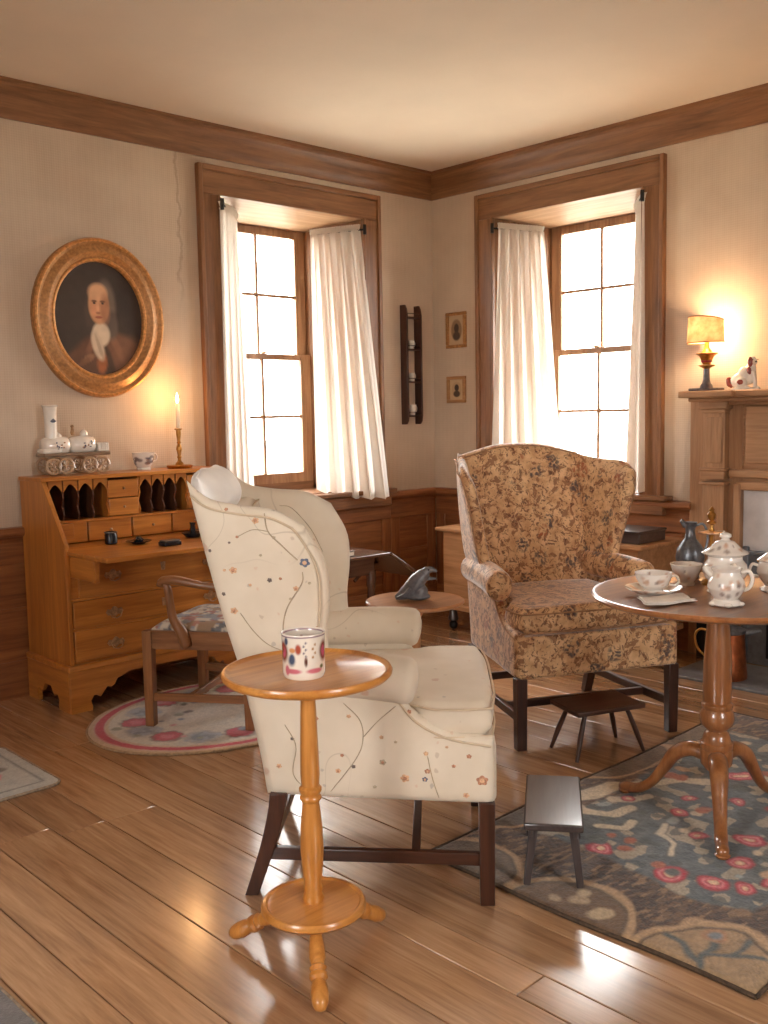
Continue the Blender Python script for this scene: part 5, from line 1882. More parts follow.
def fbx(nm, mat, d0, d1, y0, y1, z0, z1, bev=0.004, parent=None):
    return boxo(nm, mat, parent or fp, -d1, -d0, y0 + 2.78, y1 + 2.78, z0, z1, bev)


Z1 = 1.40
for s in (1, -1):
    m_ = lambda a, b: (a, b) if s == 1 else (-5.56 - b, -5.56 - a)
    for (nm, d0, d1, ya, yb, z0, z1, bev, ax) in [('backboard', 0, 0.045, -2.26, -1.96, 0, Z1, 0.003, 'z'), ('pilaster', 0.04, 0.095, -2.185, -2.062, 0.24, 0.955, 0.004, 'z'),
                                                  ('pilaster_panel', 0.04, 0.09, -2.185, -2.062, 1.03, 1.335, 0.004, 'z'), ('capital', 0.04, 0.115, -2.197, -2.05, 1.018, 1.036, 0.006, 'y'), ('capital', 0.04, 0.108, -2.192, -2.055, 0.975, 1.018, 0.004, 'y'),
                                                  ('capital', 0.04, 0.115, -2.197, -2.05, 0.945, 0.962, 0.006, 'y'), ('cap_moulding', 0.04, 0.105, -2.19, -2.057, 1.325, 1.345, 0.005, 'y'), ('cap_moulding', 0.04, 0.12, -2.205, -2.042, 1.345, 1.40, 0.008, 'y')]:
        y0, y1 = m_(ya, yb)
        fbx(nm, MANT(ax), d0, d1, y0, y1, z0, z1, bev)
    y0, y1 = m_(-2.17, -2.077)
    fbx('raised_panel', MANT('z'), 0.088, 0.094, y0, y1, 1.06, 1.305, 0.003)
    y0, y1 = m_(-2.205, -2.045)
    fbx('plinth', M_IRON, 0.04, 0.11, y0, y1, 0.0, 0.24, 0.004)
    y0, y1 = m_(-2.268, -2.225)
    fbx('inner_moulding', MANT('z'), 0.03, 0.075, y0, y1, 0.0, 0.955, 0.008)
fbx('frieze', MANT('y'), 0, 0.04, -3.3, -2.26, 0.93, Z1, 0)
fbx('frieze_panel', MANT('y'), 0.038, 0.052, -3.29, -2.275, 1.06, 1.36, 0.008)
fbx('lintel_moulding', MANT('y'), 0.03, 0.085, -3.36, -2.2, 0.985, 1.03, 0.01)
fbx('lintel_moulding', MANT('y'), 0.03, 0.07, -3.33, -2.235, 0.92, 0.965, 0.008)
fbx('bed_moulding', MANT('y'), 0, 0.10, -3.36, -2.2, 1.365, 1.40, 0.012)
fbx('shelf', MANT('y'), 0, 0.205, -3.58, -1.985, 1.405, 1.442, 0.008)
fbx('shelf_break', MANT('y'), 0.2, 0.25, -2.30, -1.998, 1.405, 1.441, 0.008)
fbx('shelf_break', MANT('y'), 0.2, 0.25, -3.55, -3.26, 1.405, 1.441, 0.008)
fbx('shelf_moulding', MANT('y'), 0, 0.17, -3.55, -2.01, 1.385, 1.407, 0.01)
M_MARBLE = plain('white_marble', (214, 210, 208), 0.3, var=0.08, scale=6, coat=0.2)
fbx('marble_slip', M_MARBLE, 0, 0.03, -3.31, -2.25, 0.60, 0.94, 0.003)
fr_i = fbx('iron_front', plain('grey_cast_iron', (108, 112, 116), 0.45, 0.4, var=0.1, scale=30, bmp=0.2), 0, 0.045, -3.29, -2.27, 0.0, 0.60, 0.004)
fbx('iron_rib', MATS['grey_cast_iron'], 0.04, 0.06, -2.31, -2.275, 0.05, 0.625, 0.006, fr_i)
fbx('iron_rib', MATS['grey_cast_iron'], 0.04, 0.06, -3.285, -2.275, 0.58, 0.605, 0.006, fr_i)
fbx('firebox_door', M_IRON, 0.04, 0.055, -3.15, -2.41, 0.04, 0.42, 0.006, fr_i)
MB().tube([(-0.055, -2.385 + 2.78, 0.575), (-0.075, -2.37 + 2.78, 0.56), (-0.078, -2.40 + 2.78, 0.55), (-0.07, -2.42 + 2.78, 0.565)], 0.006, 8, smooth=14).build('brass_hook', M_BRASS, fp, smooth=180)
tag(fp, 'carved pine mantelpiece with panelled pilasters around a grey iron fireplace', 'fireplace')
hs = struct(empty('hearth', (0, -2.78, 0)))
M_SLATE = plain('hearth_slate', (116, 116, 118), 0.5, var=0.12, scale=14, bmp=0.15)
for y0, y1 in ((-3.42, -2.80), (-2.795, -2.13)):
    boxo('stone', M_SLATE, hs, -0.555, -0.115, y0 + 2.78, y1 + 2.78, 0.0, 0.016, 0.004)

# copper jug on the hearth
cj = empty('copper_jug', (-0.43, -2.40, 0.0165))
M_COPPER = plain('old_copper', (168, 96, 58), 0.36, 0.75, var=0.15, scale=30)
MB().lathe([(0, 0), (0.085, 0), (0.088, 0.006), (0.074, 0.2), (0.072, 0.235), (0.066, 0.235), (0.064, 0.02), (0, 0.015)], 28).build('body', M_COPPER, cj)
MB().lathe([(0.071, 0.225), (0.078, 0.232), (0.078, 0.245), (0.05, 0.258), (0.02, 0.262), (0.012, 0.275), (0, 0.278)], 28).build('lid', M_PEWTER, cj)
MB().tube([(0.05, -0.055, 0.225), (0.07, -0.1, 0.235), (0.078, -0.125, 0.24)], [0.022, 0.014, 0.008], 10, smooth=10).build('spout', M_PEWTER, cj, smooth=180)
MB().tube([(-0.05, 0.055, 0.22), (-0.085, 0.105, 0.245), (-0.1, 0.13, 0.21), (-0.09, 0.115, 0.14), (-0.058, 0.065, 0.09)], 0.006, 8, smooth=22).build('handle', M_BRASS, cj, smooth=180)
tag(cj, 'tall copper jug with pewter lid standing on the slate hearth', 'jug')

# table lamp on the mantel
MZ = 1.4425
lp = empty('table_lamp', (-0.135, -2.10, MZ))
M_LSTEM = plain('slate_blue_pottery', (96, 90, 92), 0.35, var=0.15, scale=50, coat=0.4)
MB().box(-0.055, 0.055, -0.075, 0.075, 0, 0.014).build('base', M_LSTEM, lp, 0.005)
MB().lathe([(0, 0.014), (0.034, 0.014), (0.03, 0.03), (0.022, 0.04), (0.018, 0.06), (0.016, 0.1), (0.015, 0.116), (0, 0.118)], 22).build('column', M_LSTEM, lp)
MB().lathe([(0, 0.114), (0.016, 0.114), (0.026, 0.122), (0.042, 0.13), (0.042, 0.134), (0.02, 0.138), (0.024, 0.148), (0.034, 0.17), (0.04, 0.182), (0.056, 0.192), (0.056, 0.196), (0.03, 0.2), (0.02, 0.214), (0.012, 0.225), (0.012, 0.25), (0.008, 0.26), (0, 0.26)], 26).build('bowl', M_BRASS, lp)
MB().ell((0, -0.0, 0.154), (0.03, 0.03, 0.012), 16, 8).build('enamel_band', plain('red_enamel', (150, 52, 60), 0.3, coat=0.5), lp)
mb = MB()
vs, fs = [], []
n = 48
SA = np.linspace(radians(28), radians(262), n)
for t in SA:
    cx_, sy_ = cos(t), sin(t)
    arch = 0.026 * max(0, sin(pi * (t - radians(28)) / radians(234))) ** 0.7
    for (k, z) in ((1.0, 0.25), (0.985, 0.30), (0.965, 0.345), (0.95, 0.36 + arch)):
        vs.append((0.088 * k * cx_, 0.104 * k * sy_, z if z < 0.35 else z))
for i in range(n - 1):
    j = i + 1
    for m_ in range(3):
        fs.append((i * 4 + m_, j * 4 + m_, j * 4 + m_ + 1, i * 4 + m_ + 1))


def shade_mat():
    m, nt, b = new_mat('parchment_shade')
    out = nt.nodes['Material Output']
    nt.nodes.remove(b)
    d = nt.nodes.new('ShaderNodeBsdfDiffuse')
    t = nt.nodes.new('ShaderNodeBsdfTranslucent')
    nn = noise(nt, coords(nt), 26, 3)
    r = ramp(nt, [(0.35, lin((206, 152, 106))), (0.65, lin((232, 186, 140)))])
    nt.links.new(nn.outputs[0], r.inputs[0])
    nt.links.new(r.outputs[0], d.inputs[0])
    nt.links.new(r.outputs[0], t.inputs[0])
    mx = nt.nodes.new('ShaderNodeMixShader')
    mx.inputs[0].default_value = 0.09
    nt.links.new(d.outputs[0], mx.inputs[1])
    nt.links.new(t.outputs[0], mx.inputs[2])
    nt.links.new(mx.outputs[0], out.inputs[0])
    return m


sh = MB().add(vs, fs).build('shade', shade_mat(), lp, smooth=180)
M_TRIMB = plain('shade_trim', (150, 104, 66), 0.7)
ring = [(0.088 * cos(t), 0.104 * sin(t), 0.25) for t in SA]
MB().tube(ring, 0.003, 6, cap=False).build('lower_trim', M_TRIMB, sh, smooth=180)
ring = [(0.0836 * cos(t), 0.0988 * sin(t), 0.36 + 0.026 * max(0, sin(pi * (t - radians(28)) / radians(234))) ** 0.7) for t in SA]
MB().tube(ring, 0.003, 6, cap=False).build('upper_trim', M_TRIMB, sh, smooth=180)
MB().lathe([(0, 0.26), (0.01, 0.262), (0.012, 0.275), (0.02, 0.3), (0.018, 0.32), (0.008, 0.334), (0, 0.336)], 16).build('bulb', emit('lamp_bulb', (255, 214, 150), 10.0), lp, smooth=180)
point('lamp_light', (-0.135, -2.10, MZ + 0.31), 13.0, (1.0, 0.68, 0.38), 0.035)
tag(lp, 'small lit table lamp with parchment shade on the mantel shelf', 'lamp')

# china spaniel
dg = empty('china_spaniel', (-0.13, -2.315, MZ), radians(20))
M_DOGW = plain('white_glaze', (232, 222, 208), 0.22, var=0.03, coat=0.5)
M_DOGR = plain('rust_glaze', (148, 70, 58), 0.25, var=0.12, scale=80, coat=0.5)
mb = MB()
# seated, chest towards -Y, rump towards +Y
mb.ell((0, 0.03, 0.045), (0.036, 0.045, 0.042), 16, 10)
mb.ell((0, 0.0, 0.07), (0.032, 0.04, 0.05), 16, 10, Matrix.Rotation(radians(-25), 4, 'X'))
mb.ell((0, -0.022, 0.1), (0.026, 0.028, 0.036), 16, 10)
mb.ell((-0.004, -0.028, 0.143), (0.024, 0.025, 0.024), 16, 10)
mb.ell((-0.018, -0.042, 0.136), (0.014, 0.015, 0.012), 12, 8)
for s in (-1, 1):
    mb.tube([(s * 0.017, -0.035, 0.09), (s * 0.018, -0.042, 0.05), (s * 0.018, -0.045, 0.012)], [0.013, 0.01, 0.009], 10)
    mb.ell((s * 0.018, -0.052, 0.008), (0.011, 0.016, 0.008), 10, 6)
    mb.ell((s * 0.032, 0.02, 0.032), (0.014, 0.03, 0.03), 12, 8)
    mb.ell((s * 0.034, -0.006, 0.008), (0.011, 0.02, 0.008), 10, 6)
mb.box(-0.04, 0.04, -0.068, 0.072, 0.0, 0.006)
body = mb.build('body', M_DOGW, dg, smooth=180)
md = body.modifiers.new('remesh', 'REMESH')
md.mode = 'VOXEL'
md.voxel_size = 0.0035
md.use_smooth_shade = True
for s in (-1, 1):
    MB().ell((s * 0.024 - 0.002, -0.022, 0.138), (0.008, 0.013, 0.026), 12, 8).build('ear', M_DOGR, dg, smooth=180)
    MB().ell((s * 0.036, 0.022, 0.036), (0.012, 0.02, 0.018), 12, 8).build('rust_patch', M_DOGR, dg, smooth=180)
    MB().ell((s * 0.022, -0.016, 0.092), (0.009, 0.014, 0.022), 12, 8).build('rust_patch', M_DOGR, dg, smooth=180)
    MB().ell((-0.024, -0.046 + s * 0.012, 0.149), (0.003, 0.003, 0.003), 8, 6).build('eye', M_IRON, dg, smooth=180)
MB().ell((-0.031, -0.05, 0.138), (0.004, 0.005, 0.004), 8, 6).build('nose', M_IRON, dg, smooth=180)
MB().tube([(0, 0.065, 0.02), (0.006, 0.082, 0.03), (0.008, 0.086, 0.055), (0.0, 0.076, 0.06)], [0.012, 0.013, 0.011, 0.005], 10, smooth=12).build('tail', M_DOGR, dg, smooth=180)
tag(dg, 'seated white china spaniel with rust ears and patches on the mantel', 'figurine')

# ------------------------------------------------------------------ chest under the window, with a dark box
ch = empty('blanket_chest', (-0.275, -1.23, 0))
boxo('body', PINE('y'), ch, -0.225, 0.2, -0.695, 0.695, 0.165, 0.62, 0.004)
boxo('lid', PINE('y'), ch, -0.26, 0.205, -0.735, 0.735, 0.62, 0.645, 0.007)
boxo('base_moulding', PINE('y'), ch, -0.25, 0.205, -0.72, 0.72, 0.135, 0.17, 0.008)
for sx in (-0.2, 0.15):
    for sy in (-0.64, 0.64):
        c = MB().lathe([(0, 0.06), (0.03, 0.06), (0.034, 0.075), (0.026, 0.095), (0.022, 0.136), (0, 0.136)], 14, sx, sy).build('bun_foot', BLACKW('z'), ch)
        MB().ell((sx, sy, 0.03), (0.024, 0.03, 0.03), 14, 10).build('caster', M_IRON, c, smooth=180)
MB().box(-0.229, -0.224, -0.03, 0.03, 0.5, 0.56).build('lock_plate', M_BRASSD, ch, 0.002)
tag(ch, 'long pine chest on dark casters against the wall below the window', 'chest')
bb = empty('bible_box', (-0.345, -1.80, 0.6455))
boxo('body', BLACKW('y'), bb, -0.13, 0.13, -0.115, 0.115, 0, 0.055, 0.003)
boxo('lid', BLACKW('y'), bb, -0.138, 0.135, -0.122, 0.122, 0.055, 0.068, 0.004)
tag(bb, 'small black wooden box on the chest behind the chintz chair', 'box')

# ------------------------------------------------------------------ little round table with grey figurine
RT = (-2.153, -1.92)
rt = empty('round_side_table', (RT[0], RT[1], 0))
RS = lambda ax: wood('side_table_cherry', (150, 96, 58), (196, 140, 92), ax, 0.3, 1.0, bmp=0.05, coat=0.4)
MB().lathe([(0, 0.576), (0.15, 0.576), (0.19, 0.582), (0.201, 0.59), (0.201, 0.597), (0.196, 0.601), (0.19, 0.6), (0, 0.6)], 56).build('tabletop', RS('x'), rt)
MB().lathe([(0, 0.12), (0.03, 0.12), (0.036, 0.16), (0.03, 0.2), (0.022, 0.21), (0.03, 0.23), (0.036, 0.27), (0.026, 0.34), (0.02, 0.4), (0.02, 0.52), (0.03, 0.54), (0.05, 0.576), (0, 0.576)], 24).build('pillar', RS('z'), rt)
for k in range(3):
    a = k * 2 * pi / 3 + 0.5
    p = [(0.02, 0.15), (0.07, 0.15), (0.12, 0.1), (0.17, 0.045), (0.215, 0.018), (0.235, 0.016)]
    MB().tube([(r * cos(a), r * sin(a), z) for r, z in p], [0.022, 0.022, 0.018, 0.015, 0.016, 0.01], 10, smooth=20).build('leg', RS('z'), rt, smooth=180)
tag(rt, 'small round side table with a grey figurine, between the wing chairs', 'side table')
fg = empty('stone_figurine', (RT[0] - 0.01, RT[1] + 0.005, 0.6035), radians(-46))
M_STONE = plain('grey_soapstone', (104, 104, 108), 0.4, var=0.18, scale=50, bmp=0.2, coat=0.2)
mb = MB()
mb.tube([(-0.07, 0, 0.006), (-0.035, 0, 0.022), (-0.002, 0, 0.045), (0.022, 0, 0.075), (0.045, 0, 0.1), (0.062, 0, 0.112)], [0.008, 0.026, 0.036, 0.034, 0.026, 0.018], 16, smooth=26)
mb.ell((0.02, 0, 0.012), (0.055, 0.034, 0.016), 16, 8)
mb.ell((0.03, 0, 0.03), (0.035, 0.03, 0.035), 16, 10)
mb.tube([(0.055, 0, 0.114), (0.08, 0, 0.121), (0.102, 0, 0.112)], [0.018, 0.012, 0.005], 10, smooth=10)
mb.tube([(0.048, 0, 0.09), (0.072, 0, 0.084), (0.102, 0, 0.083)], [0.015, 0.008, 0.004], 10, smooth=10)
body = mb.build('body', M_STONE, fg, smooth=180)
md = body.modifiers.new('remesh', 'REMESH')
md.mode = 'VOXEL'
md.voxel_size = 0.0035
md.use_smooth_shade = True
for s in (-1, 1):
    MB().ell((0.068, s * 0.013, 0.121), (0.004, 0.003, 0.004), 8, 6).build('eye', M_IRON, fg, smooth=180)
    MB().tube([(-0.01, s * 0.03, 0.05), (-0.03, s * 0.04, 0.03), (-0.06, s * 0.035, 0.015)], [0.012, 0.009, 0.004], 8, smooth=10, flat=0.5).build('fin', M_STONE, fg, smooth=180)
tag(fg, 'grey stone animal figurine with raised head and open mouth', 'figurine')

# ------------------------------------------------------------------ dark drop-leaf table against the window wall
dl = empty('drop_leaf_table', (-1.565, -0.62, 0))
DLW = lambda ax: wood('dropleaf_dark', (62, 40, 30), (104, 74, 58), ax, 0.22, 1.0, bmp=0.05, coat=0.5)
boxo('tabletop', DLW('x'), dl, -0.30, 0.31, -0.23, 0.23, 0.58, 0.6, 0.005)
MB().hexa([(0.31, -0.23, 0.578), (0.31, 0.23, 0.578), (0.545, 0.23, 0.425), (0.545, -0.23, 0.425)], [(0.316, -0.23, 0.597), (0.316, 0.23, 0.597), (0.556, 0.23, 0.44), (0.556, -0.23, 0.44)]).build('drop_leaf', DLW('y'), dl, 0.004)
boxo('apron', DLW('x'), dl, -0.24, 0.24, -0.17, 0.17, 0.48, 0.58, 0.003)
for sx in (-1, 1):
    for sy in (-1, 1):
        MB().lathe([(0, 0), (0.012, 0), (0.018, 0.02), (0.015, 0.05), (0.022, 0.12), (0.026, 0.3), (0.02, 0.4), (0.027, 0.42), (0.027, 0.5), (0, 0.5)], 14, sx * 0.225, sy * 0.155).build('leg', DLW('z'), dl)
MB().tube([(0.24, 0, 0.42), (0.36, 0, 0.5), (0.42, 0, 0.505)], 0.01, 8).build('leaf_support', DLW('x'), dl)
tag(dl, 'dark drop-leaf table with one leaf lowered, behind the cream wing chair', 'table')
bk = empty('book', (-1.58, -0.76, 0.6005), radians(8))
boxo('cover', plain('book_cover', (96, 88, 84), 0.6, var=0.1), bk, -0.09, 0.09, -0.06, 0.06, 0, 0.004, 0.001)
boxo('cover', MATS['book_cover'], bk, -0.09, 0.09, -0.06, 0.06, 0.024, 0.028, 0.001)
boxo('pages', plain('book_pages', (214, 206, 192), 0.8, var=0.04, scale=200), bk, -0.085, 0.085, -0.057, 0.056, 0.004, 0.024, 0)
boxo('spine', MATS['book_cover'], bk, -0.093, -0.088, -0.06, 0.06, 0, 0.028, 0.002)
tag(bk, 'closed grey book lying on the dark drop-leaf table', 'book')
br = empty('brass_ring_stand', (-1.55, -0.62, 0.6005))
ring = [(0.042 * cos(t), 0, 0.105 + 0.05 * sin(t)) for t in np.linspace(0, 2 * pi, 33)]
MB().tube(ring, 0.008, 8, cap=False).build('ring', M_BRASS, br, smooth=180)
MB().lathe([(0, 0), (0.04, 0), (0.042, 0.006), (0.02, 0.012), (0.008, 0.03), (0.01, 0.05), (0, 0.058)], 20).build('foot', M_BRASS, br)
tag(br, 'small brass ring on a foot beside the grey book', 'ornament')

# ------------------------------------------------------------------ footstools
fs1 = empty('footstool', (-2.655, -2.985, 0.0175), atan2(0.6, 0.8))
boxo('top', BLACKW('x'), fs1, -0.19, 0.19, -0.083, 0.083, 0.168, 0.19, 0.005)
for s in (-1, 1):
    boxo('apron', BLACKW('x'), fs1, -0.165, 0.165, s * 0.062 - 0.006, s * 0.062 + 0.006, 0.14, 0.168, 0.002)
    for q in (-1, 1):
        MB().bar((q * 0.165, s * 0.075, 0), (q * 0.14, s * 0.055, 0.169), 0.02, 0.022, (1, 0, 0), 0.026, 0.028).build('leg', BLACKW('z'), fs1, 0.003)
tag(fs1, 'low black footstool with a flat oblong top standing on the hooked rug', 'footstool', 'footstools')
fs2 = empty('footstool', (-1.715, -2.50, 0.001), atan2(-0.375, 0.927))
BRS = lambda ax: wood('stool_brown', (58, 36, 28), (92, 62, 48), ax, 0.4, 1.0, bmp=0.1)
boxo('top', BRS('x'), fs2, -0.155, 0.155, -0.105, 0.105, 0.178, 0.198, 0.004)
for s in (-1, 1):
    for q in (-1, 1):
        MB().tube([(q * 0.155, s * 0.095, 0), (q * 0.13, s * 0.08, 0.08), (q * 0.095, s * 0.06, 0.179)], [0.007, 0.011, 0.009], 10).build('leg', BRS('z'), fs2)
tag(fs2, 'low brown footstool with four splayed stick legs before the chintz chair', 'footstool', 'footstools')

# ------------------------------------------------------------------ china and pewter on the tea table
TT = TZ + 0.0006
SPR = [(176, 132, 104), (196, 150, 116), (120, 100, 92), (210, 168, 140)]


def sprig_paint(seed, z0, z1, n=26):
    def f(th, z, r):
        C = np.tile(np.array(lin((232, 224, 214))[:3]), (len(th), 1))
        rr = random.Random(seed)
        for k in range(n):
            a, zz, s = rr.uniform(-pi, pi), rr.uniform(z0, z1), rr.uniform(0.08, 0.18)
            d = (th - a + pi) % (2 * pi) - pi
            q = np.sqrt((d / s) ** 2 + ((z - zz) / (s * 0.05)) ** 2)
            paint(C, soft(q - 1, 0.6) * 0.7, rr.choice(SPR))
        return C
    return f


up_ = empty('lidded_urn', (-2.0, -3.18, TT))
up_.scale = (0.96, 0.96, 0.84)
prof = dense([(0, 0), (0.045, 0), (0.05, 0.006), (0.046, 0.014), (0.036, 0.022), (0.045, 0.04), (0.066, 0.065), (0.073, 0.09), (0.068, 0.115), (0.056, 0.132), (0.055, 0.145), (0.066, 0.152), (0.064, 0.156), (0.05, 0.152), (0.05, 0.12), (0.06, 0.09), (0.04, 0.03), (0, 0.03)], 0.005)
vpaint_lathe(prof, 56, sprig_paint(2, 0.05, 0.12)).build('body', M_PRINT, up_)
prof = dense([(0.07, 0.154), (0.076, 0.158), (0.07, 0.164), (0.052, 0.176), (0.04, 0.19), (0.03, 0.202), (0.016, 0.207), (0.012, 0.214), (0.02, 0.22), (0.018, 0.23), (0.008, 0.236), (0, 0.237)], 0.005)
vpaint_lathe(prof, 56, sprig_paint(4, 0.17, 0.21, 14)).build('lid', M_PRINT, up_)
for a in (-2.3, 0.75):
    hp = [(0.062, 0.12), (0.085, 0.125), (0.098, 0.105), (0.09, 0.08), (0.066, 0.07)]
    MB().tube([(r * cos(a), r * sin(a), z) for r, z in hp], 0.007, 8, smooth=18).build('handle', M_WHITEP, up_, smooth=180)
for k in range(4):
    a = k * pi / 2 + 0.4
    MB().ell((0.044 * cos(a), 0.044 * sin(a), 0.008), (0.014, 0.014, 0.008), 10, 6).build('foot', M_WHITEP, up_)
tag(up_, 'tall white china urn with domed lid at the tea table centre', 'urn')

cm = empty('cream_jug', (-2.175, -3.275, TT))
prof = dense([(0, 0), (0.04, 0), (0.046, 0.005), (0.042, 0.014), (0.034, 0.02), (0.046, 0.036), (0.055, 0.055), (0.053, 0.075), (0.043, 0.092), (0.04, 0.104), (0.046, 0.114), (0.044, 0.116), (0.036, 0.104), (0.04, 0.09), (0.048, 0.06), (0.03, 0.026), (0, 0.024)], 0.005)
vpaint_lathe(prof, 56, sprig_paint(6, 0.03, 0.1)).build('body', M_PRINT, cm)
a = 0.9 - pi
MB().tube([(0.036 * cos(2.0), 0.036 * sin(2.0), 0.09), (0.056 * cos(2.0), 0.056 * sin(2.0), 0.108), (0.066 * cos(2.0), 0.066 * sin(2.0), 0.118)], [0.016, 0.012, 0.006], 10, smooth=10).build('spout', M_WHITEP, cm, smooth=180)
MB().tube([(r * cos(-0.9), r * sin(-0.9), z) for r, z in [(0.042, 0.1), (0.066, 0.104), (0.076, 0.08), (0.068, 0.055), (0.05, 0.045)]], 0.006, 8, smooth=18).build('handle', M_WHITEP, cm, smooth=180)
for k in range(5):
    a = k * 2 * pi / 5
    MB().ell((0.042 * cos(a), 0.042 * sin(a), 0.007), (0.013, 0.013, 0.007), 10, 6).build('foot', M_WHITEP, cm)
tag(cm, 'squat white china cream jug in front of the lidded urn', 'jug')

sg = empty('sugar_bowl', (-1.87, -3.285, TT))
prof = dense([(0, 0), (0.036, 0), (0.042, 0.005), (0.036, 0.014), (0.03, 0.02), (0.045, 0.04), (0.056, 0.065), (0.052, 0.09), (0.046, 0.102), (0.044, 0.1), (0.044, 0.06), (0, 0.03)], 0.005)
vpaint_lathe(prof, 56, sprig_paint(8, 0.03, 0.1)).build('body', M_PRINT, sg)
prof = dense([(0.05, 0.1), (0.055, 0.104), (0.048, 0.11), (0.03, 0.124), (0.014, 0.134), (0.01, 0.142), (0.014, 0.15), (0, 0.156)], 0.005)
vpaint_lathe(prof, 56, sprig_paint(9, 0.11, 0.13, 12)).build('lid', M_PRINT, sg)
for a in (2.2, 2.2 - pi):
    MB().tube([(r * cos(a), r * sin(a), z) for r, z in [(0.05, 0.085), (0.07, 0.09), (0.078, 0.07), (0.07, 0.055), (0.052, 0.05)]], 0.005, 8, smooth=18).build('handle', M_WHITEP, sg, smooth=180)
for k in range(4):
    a = k * pi / 2
    MB().ell((0.038 * cos(a), 0.038 * sin(a), 0.007), (0.012, 0.012, 0.007), 10, 6).build('foot', M_WHITEP, sg)
tag(sg, 'white china sugar bowl with lid farthest from the teacup', 'sugar bowl')

sc_ = empty('saucer', (-2.165, -3.02, TT))
prof = dense([(0, 0.002), (0.045, 0.002), (0.05, 0.0), (0.052, 0.004), (0.078, 0.016), (0.09, 0.024), (0.091, 0.026), (0.078, 0.021), (0.05, 0.008), (0, 0.007)], 0.005)
vpaint_lathe(prof, 56, sprig_paint(10, 0.01, 0.026, 20)).build('dish', M_PRINT, sc_)
tag(sc_, 'white china saucer under the teacup on the tea table', 'saucer')
tc_ = empty('teacup', (-2.165, -3.02, TT + 0.0085))
prof = dense([(0, 0), (0.028, 0), (0.03, 0.004), (0.028, 0.01), (0.045, 0.024), (0.055, 0.045), (0.06, 0.064), (0.058, 0.064), (0.052, 0.044), (0.04, 0.024), (0, 0.014)], 0.005)
vpaint_lathe(prof, 56, sprig_paint(11, 0.02, 0.06, 22)).build('bowl', M_PRINT, tc_)
MB().tube([(r * cos(-1.2), r * sin(-1.2), z) for r, z in [(0.055, 0.055), (0.072, 0.056), (0.08, 0.04), (0.07, 0.026), (0.05, 0.028)]], 0.004, 8, smooth=16).build('handle', M_WHITEP, tc_, smooth=180)
tag(tc_, 'white china teacup standing in a saucer near the tea table edge', 'cup')
sb_ = empty('slop_bowl', (-1.94, -3.01, TT))
prof = dense([(0, 0), (0.026, 0), (0.028, 0.006), (0.026, 0.012), (0.038, 0.03), (0.05, 0.06), (0.053, 0.072), (0.05, 0.072), (0.034, 0.03), (0, 0.016)], 0.005)
vpaint_lathe(prof, 48, sprig_paint(12, 0.02, 0.06, 14)).build('bowl', M_PRINT, sb_)
MB().lathe([(0.0515, 0.069), (0.0545, 0.071), (0.0535, 0.074), (0.05, 0.073)], 40).build('rim', M_WHITEP, sb_)
tag(sb_, 'plain white china bowl between the teacup and the lidded urn', 'bowl')
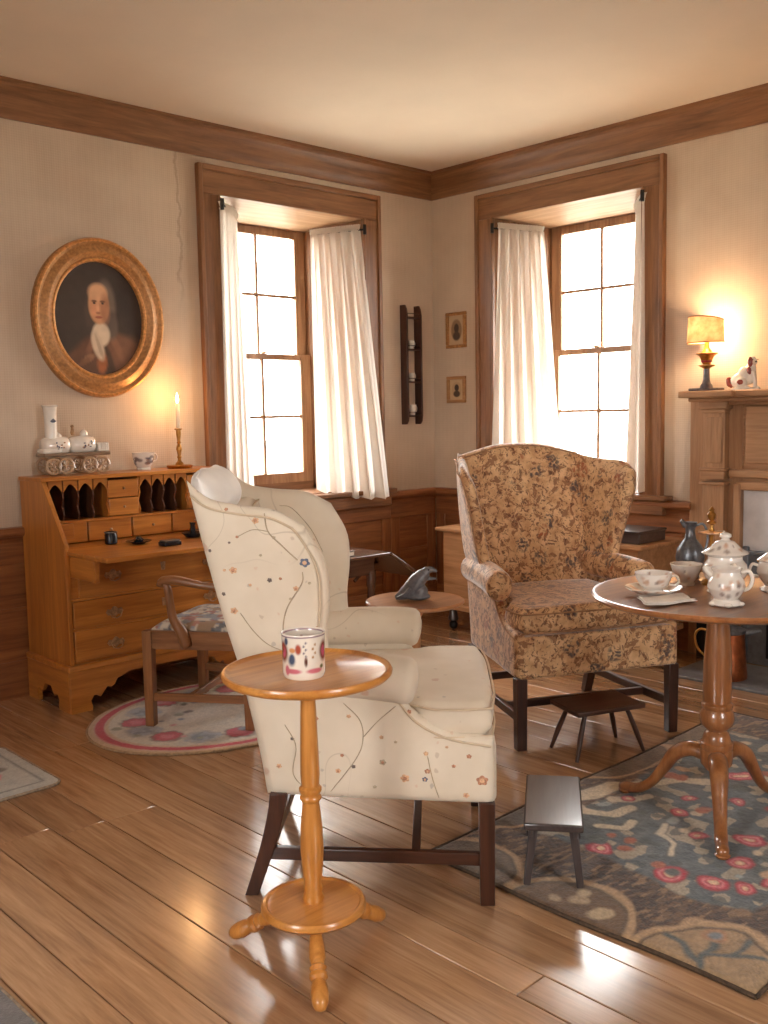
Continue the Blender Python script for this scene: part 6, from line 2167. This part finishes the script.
# folded napkin
n = 26
U, V = np.meshgrid(np.linspace(-1, 1, n), np.linspace(-1, 1, n), indexing='ij')
Z = 0.006 + 0.004 * np.sin(3 * U + 2) * np.cos(2.2 * V) + 0.002 * vnoise(U + 3, V + 3, 3, 4)
X_, Y_ = 0.085 * U + 0.01 * np.sin(2 * V), 0.055 * V + 0.008 * np.sin(2.5 * U)
nk = empty('napkin', (-2.245, -3.115, TT), radians(-30))
for k in range(2):
    vs = np.stack([X_ * (1 - 0.06 * k), Y_ * (1 - 0.08 * k), Z * 0.8 + 0.004 * k], -1).reshape(-1, 3)
    idx = np.arange(n * n).reshape(n, n)
    mb = MB()
    mb.v = [tuple(map(float, p)) for p in vs]
    mb.f = [tuple(map(int, q)) for q in np.stack([idx[:-1, :-1], idx[1:, :-1], idx[1:, 1:], idx[:-1, 1:]], -1).reshape(-1, 4)]
    o = mb.build('fold', plain('napkin_linen', (226, 218, 208), 0.9, var=0.03, bmp=0.1), nk, smooth=180)
    md = o.modifiers.new('solid', 'SOLIDIFY')
    md.thickness = 0.002
tag(nk, 'folded white linen napkin at the tea table edge', 'napkin')
# pewter jug
pj = empty('pewter_jug', (-1.80, -2.945, TT))
MB().lathe([(0, 0), (0.03, 0), (0.034, 0.006), (0.028, 0.014), (0.042, 0.04), (0.05, 0.07), (0.047, 0.1), (0.034, 0.122), (0.02, 0.14), (0.016, 0.165), (0.02, 0.19), (0.024, 0.198), (0.021, 0.198), (0.013, 0.17), (0.015, 0.14), (0, 0.13)], 32).build('body', M_PEWTER, pj)
MB().tube([(r * cos(-0.8), r * sin(-0.8), z) for r, z in [(0.018, 0.185), (0.045, 0.19), (0.06, 0.15), (0.056, 0.11), (0.044, 0.09)]], 0.0045, 8, smooth=18).build('handle', M_PEWTER, pj, smooth=180)
MB().tube([(0.015 * cos(2.3), 0.015 * sin(2.3), 0.185), (0.034 * cos(2.3), 0.034 * sin(2.3), 0.205)], [0.012, 0.006], 8).build('spout', M_PEWTER, pj)
tag(pj, 'round-bellied pewter jug with slim neck at the back of the table', 'jug')
# brass candlestick with a drip pan
bc = empty('brass_candlestick', (-1.875, -3.065, TT))
bc.scale = (1, 1, 1.08)
MB().lathe([(0, 0), (0.032, 0), (0.034, 0.006), (0.024, 0.014), (0.012, 0.022), (0.008, 0.05), (0.011, 0.07), (0.007, 0.09), (0.007, 0.15), (0.009, 0.158), (0.04, 0.162), (0.042, 0.166), (0.01, 0.169), (0.006, 0.18), (0.006, 0.188), (0.015, 0.193), (0.016, 0.198), (0.008, 0.203),
            (0.014, 0.212), (0.015, 0.222), (0.008, 0.23), (0.01, 0.236), (0.004, 0.244), (0, 0.247)], 28).build('stem', M_BRASS, bc)
MB().lathe([(0.04, 0.161), (0.044, 0.163), (0.044, 0.168), (0.041, 0.167)], 28).build('drip_pan_rim', M_BRASSD, bc)
tag(bc, 'slim brass candlestick with drip pan behind the lidded urn', 'candlestick')
